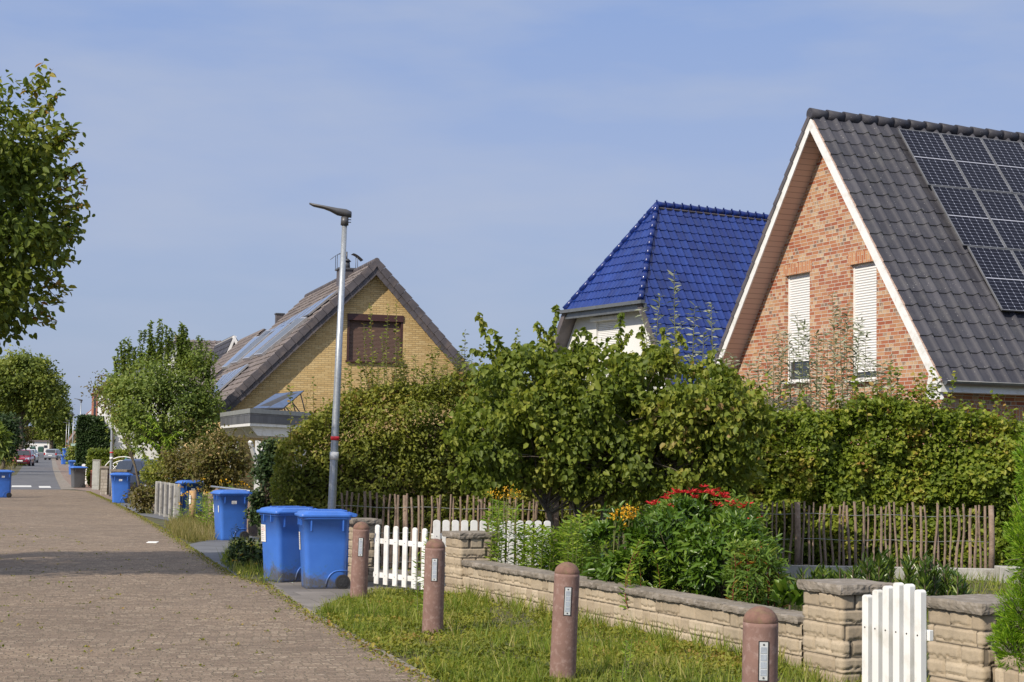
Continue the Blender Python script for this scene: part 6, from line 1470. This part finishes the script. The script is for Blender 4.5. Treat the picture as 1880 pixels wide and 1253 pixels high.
for k in range(7):
    p = G(243 + k * 6.5, 925 + k * 3.2); bm = bmesh.new(); bmesh.ops.create_icosphere(bm, subdivisions=2, radius=1)
    for v in bm.verts: v.co *= (1 + .25 * mnoise.noise(v.co * 1.5 + V3(k * 5, 0, 0)))
    me = bpy.data.meshes.new('boulder'); bm.to_mesh(me); bm.free(); sz_ = random.uniform(.2, .36); o = obj('boulder', me, Mrock); o.location = p + V3(.25, .3, sz_ * .6); o.scale = (sz_ * 1.2, sz_, sz_ * .8); tag(o, ('rough field stone edging the plants beside the blue bin by the second lamp'), 'stone', 'field stones edging the front garden')
bush('rusty_bush', 'rusty brown and green bush before the carport', 'bush', 402, 850, 42, 42, 46, 4300, .095, 'brownbush', nc=50, sp=.2)
bush('flowering_bush', 'yellow flecked garden bush left of the rusty bush', 'bush', 345, 860, 46, 38, 34, 2600, .10, 'brownbush', nc=34, sp=.2)
bush('garden_shrub', 'green garden shrub at the foot of the fruit tree behind the slabs', 'bush', 300, 868, 50, 32, 30, 1800, .10, 'hornbeam', nc=30, sp=.2)
flowers('yellow_flowers', 'yellow flowers in the front garden beneath the rusty bush', [(420, 884), (440, 888), (450, 892), (404, 886)], 36, .045, 7, .05, .6)
stems_patch('front_garden_plants', 'yellowing perennials between the concrete slabs and the ivy clump', 'plants', (372, 462), 940, ((372, 905), (420, 890), (462, 905)), 36, 40, .11, 'fresh', 26, jit=1.0)
f0, f1 = V(388, 900, 37), V(470, 905, 33); r = thing('timber_fence', 'grey timber board fence behind the clean blue bin', 'fence', (f0.x, f0.y, 0))
for k in range(14):
    p = Vector((f0.x, f0.y, 0)).lerp(Vector((f1.x, f1.y, 0)), k / 13); s = MB(); picket(s, p, V3(.95, -.3, 0), V3(-.3, -.95, 0), .13, .02, .86 + .05 * (k % 3)); obj('board', s, M['stake'], r, world=True, fix=True)
s = MB(); s.tube([Vector((f0.x, f0.y, .98)), Vector((f1.x, f1.y, .98))], .025, 6); obj('rail', s, M['galv'], r, world=True)

# ---------------------------------------------------------------- trees
def tree(name, label, px, py, Y, rx, rz_, n, size, lm, base_px=None, nc=70, sp=.3, r0=.12, tpl='oval', ry=None, shoots_=0, group=None, zmin=None, lobes=None, **kw):
    c_ = V(px, py, Y); sc_ = FPX / Y; Pn, On, cc_ = [], [], []
    for lx, ly, lrx, lrz, w in (lobes or [(px, py, rx, rz_, 1)]):
        q = V(lx, ly, Y); P, O, cc = clump_points(int(n * w), q, (lrx / sc_, (ry or lrx / sc_), lrz / sc_), int(nc * w) + 3, sp, .6); Pn.append(P); On.append(O); cc_ += [tuple(a) for a in cc]
    P, O = np.concatenate(Pn), np.concatenate(On)
    if zmin: k = P[:, 2] > zmin; P, O = P[k], O[k]
    s = MB(); bx = V(base_px or px, 900, Y).x; random.shuffle(cc_); branches(s, (bx, Y, 0), (c_.x, Y, c_.z + .3 * rz_ / sc_), cc_[:60], r0, wob=r0 * .8, frac=(.3, 1))
    if shoots_:
        L_ = ([], [])
        for k in range(shoots_):
            a = random.uniform(-1, 1); x = px + a * rx * .95; yb = py - rz_ * math.sqrt(max(0, 1 - a * a)) * .75; h = random.uniform(.35, .85) * rz_; yb += 8; p, q = V(x, yb, Y), V(x + random.uniform(-8, 8), yb - h, Y); add_shoot(p, q, int((q - p).length * 60), L_, .03, s, .012, start=0)
        P = np.concatenate([P, np.array(L_[0])]); O = np.concatenate([O, unit(np.array(L_[1]))])
    tn_ = mixtone(P, 1.2 * sp * 3, .45, int(px) % 7)
    if name == 'street_tree': tn_ = np.clip(tn_ * .8 + np.clip((P[:, 2] - 5.2) * .16, -.05, .35), 0, 1)
    r = plant(name, label, 'tree', (bx, Y), P, O, size, lm, tpl, s, group, 'bark', tone=tn_, fname='crown', **kw); return r
tree('street_tree', 'tall street tree with russet tips reaching in at the left edge', -130, 385, 21, 245, 255, 17000, .105, 'tree', nc=190, sp=.19, r0=.13, base_px=-420,
     lobes=[(-150, 385, 265, 265, .62), (-330, 280, 250, 250, .6), (-600, 400, 280, 260, .9), (-420, 520, 250, 160, .4), (-10, 250, 110, 95, .14), (20, 400, 105, 110, .14), (-10, 545, 105, 70, .10)], droop=.5, outb=.6, upb=.5)
sh_ = []
for k in range(34):
    a = random.uniform(-1.1, 1.15); x0 = -10 + 120 * math.cos(a); y0 = 375 - 230 * math.sin(a); sh_.append((x0, y0, x0 + 42 * math.cos(a * .7) + random.uniform(-8, 12), y0 - 45 * math.sin(a) - random.uniform(-14, 22)))
L_ = ([], []); s = MB()
for x0, y0, x1, y1 in sh_: p, q = V(x0, y0, 21), V(x1, y1, 21); add_shoot(p, q, int((q - p).length * 32), L_, .06, s, .006, start=0)
st_ = [o for o in COL.objects if o.name == 'street_tree'][0]
obj('twig', s, M['bark'], st_, world=True); obj('outer_leaves', leaves_mesh('outer_leaves', L_[0], .105, 'oval', None, axis=np.array(L_[1]), axj=.5, droop=.9, tone=RNG.uniform(.4, 1, len(L_[0]))), LM['tree'], st_, world=True)
tree('fruit_tree', 'bushy fruit tree with upright leafy shoots before the yellow house', 300, 735, 56, 95, 100, 19000, .115, 'fruit', base_px=297, nc=170, sp=.26, r0=.12, shoots_=64,
     lobes=[(300, 752, 92, 72, .5), (255, 705, 55, 65, .13), (340, 700, 55, 60, .13), (375, 775, 32, 50, .09), (240, 762, 30, 36, .06), (305, 695, 70, 36, .07)])
L_ = ([], []); s = MB()
for x0, y0, x1, y1 in ((290, 800, 240, 765), (300, 800, 275, 760), (310, 830, 262, 800), (320, 840, 300, 800), (290, 830, 330, 790), (280, 850, 250, 820)): p, q = V(x0, y0, 54), V(x1, y1, 54); add_shoot(p, q, 70, L_, .1, s, .02, start=.1)
s.tube([V3(V(303, 870, 54).x, 54, 0), V(297, 820, 54)], [.07, .05], 7)
plant('peach_tree', 'young peach tree with long drooping leaves below the fruit tree', 'tree', (V(300, 870, 54).x, 54), np.array(L_[0]), None, .20, 'fresh', 'narrow', s, axis=np.array(L_[1]), axj=.5, droop=1.1, fname='crown')
tree('small_tree', 'russet leaved bough reaching left past the second lamp', 222, 765, 58, 38, 60, 1500, .11, 'brownbush', base_px=262, nc=30, sp=.22, r0=.05, lobes=[(190, 715, 22, 14, .35), (212, 735, 28, 26, .4)])
# clipped hedges far along
a, b = V(166, 860, 73), V(245, 860, 73); hedge('low light green clipped hedge behind the pale cabinet', a, b, 1.2, V(200, 829, 73).z, 9000, .11, 'hazel', amp=.05, zn=.04, depth=.06, seed=4, core=.3, tpl='diamond')
a, b = V(148, 860, 100), V(213, 860, 100); hedge('tall dark clipped evergreen hedge beside the lamps', a, b, 2.5, ((0, V(150, 766, 100).z), (.6, V(180, 768, 100).z), (1, V(210, 800, 100).z)), 13000, .17, 'dark', amp=.22, cell=1.0, zn=.15, depth=.15, seed=5, core=.6, tpl='diamond')
bush('climbing_shrub', 'green climbing shrub between the far lamps and the dark clipped hedge', 'shrub', 138, 838, 125, 8, 20, 1100, .20, 'far', nc=22, sp=.3)
# left side, far
tree('small_tree', 'dark round headed tree at the far left kerb', 3, 800, 112, 22, 34, 6500, .19, 'dark', base_px=4, nc=50, sp=.4, r0=.14, tpl='diamond')
bush('pampas_grass', 'pale spiky grass clump at the far left edge', 'ornamental grass', -4, 808, 100, 8, 16, 600, .55, 'fruit', 'narrow', nc=10, sp=.3)
tree('small_tree', 'small kerbside tree with slim trunk before the crimson car', 10, 838, 128, 9, 12, 800, .22, 'far', base_px=11, nc=16, sp=.3, r0=.10)
bush('round_bush', 'low round green bush right of the crimson car', 'bush', 44, 848, 150, 6.5, 7, 1200, .16, 'hazel', nc=16, sp=.15)
tree('bare_tree', 'brownish half bare tree left of the cream building', 36, 800, 330, 16, 30, 2600, .45, 'brownbush', base_px=38, nc=40, sp=1.0, r0=.3)
for lab, lobes, Y, n, sz in (('broad tall green tree, the biggest crown at the end of the street', [(35, 698, 60, 46, .5), (75, 726, 42, 42, .25), (5, 725, 45, 45, .25)], 262, 22000, .55), ('dense darker tree at the right of the biggest far crown', [(92, 748, 30, 42, .6), (108, 775, 13, 30, .4)], 300, 9500, .55), ('lower far tree filling the gap left of the cream building', [(8, 758, 34, 24, .7), (62, 762, 34, 10, .3)], 320, 6500, .55)):
    tree('broad_tree', lab, lobes[0][0], lobes[0][1], Y, lobes[0][2], lobes[0][3], n, sz, 'far', nc=150, sp=.85, r0=.45, lobes=lobes, tpl='diamond', group='big trees at the end of the street')
bush('cypress', 'very dark slender cypress left of the far lamps', 'conifer', 105.5, 803, 440, 6.5, 29, 3000, .5, 'dark', 'diamond', nc=40, sp=.5)
bush('far_shrub', 'green shrub right of the dark cypress by the farthest lamps', 'shrub', 116, 815, 380, 7, 26, 1600, .5, 'far', 'diamond', nc=30, sp=.7)
a, b = V(22, 812, 485), V(108, 812, 485); hedge('high green ivy bank above the roof of the cream building', a, b, 6, ((0, V(30, 792, 485).z), (.5, V(60, 786, 485).z), (1, V(100, 784, 485).z)), 9000, .8, 'far', amp=.8, cell=3, zn=.8, depth=.5, seed=8, core=1.5, tpl='diamond')
grass('kerb_grass', [V3(-22, 50, 0), V3(-13.0, 36, 0), V3(-9.6, 21.5, 0), V3(-12, 21, 0), V3(-24, 40, 0), V3(-30, 52, 0)], 6000, .3, weeds=3000)
grass('left_verge', wpoly((-60, 900), (20, 868), (32, 852), (10, 848), (-120, 870)), 3000, .6, 'dry')
# distant woods either side close the horizon
def woods(label, x0, x1, Y, h, n, sz):
    P = np.stack([RNG.uniform(x0, x1, n), Y + RNG.uniform(-6, 6, n), np.zeros(n)], 1); hh = h * (.6 + .8 * (fbm(P * np.array([.05, 0, 0]) + 3, 3) - .2)); P[:, 2] = hh * RNG.uniform(0, 1, n) ** .7
    o = obj('woods', leaves_mesh('woods', P, sz, 'diamond', np.tile([0, -1.0, .4], (n, 1)), tone=mixtone(P, 8)), LM['far']); o['kind'] = 'stuff'; o['label'] = label
woods('distant band of trees along the horizon', -260, 420, 540, 9, 16000, 2.2)
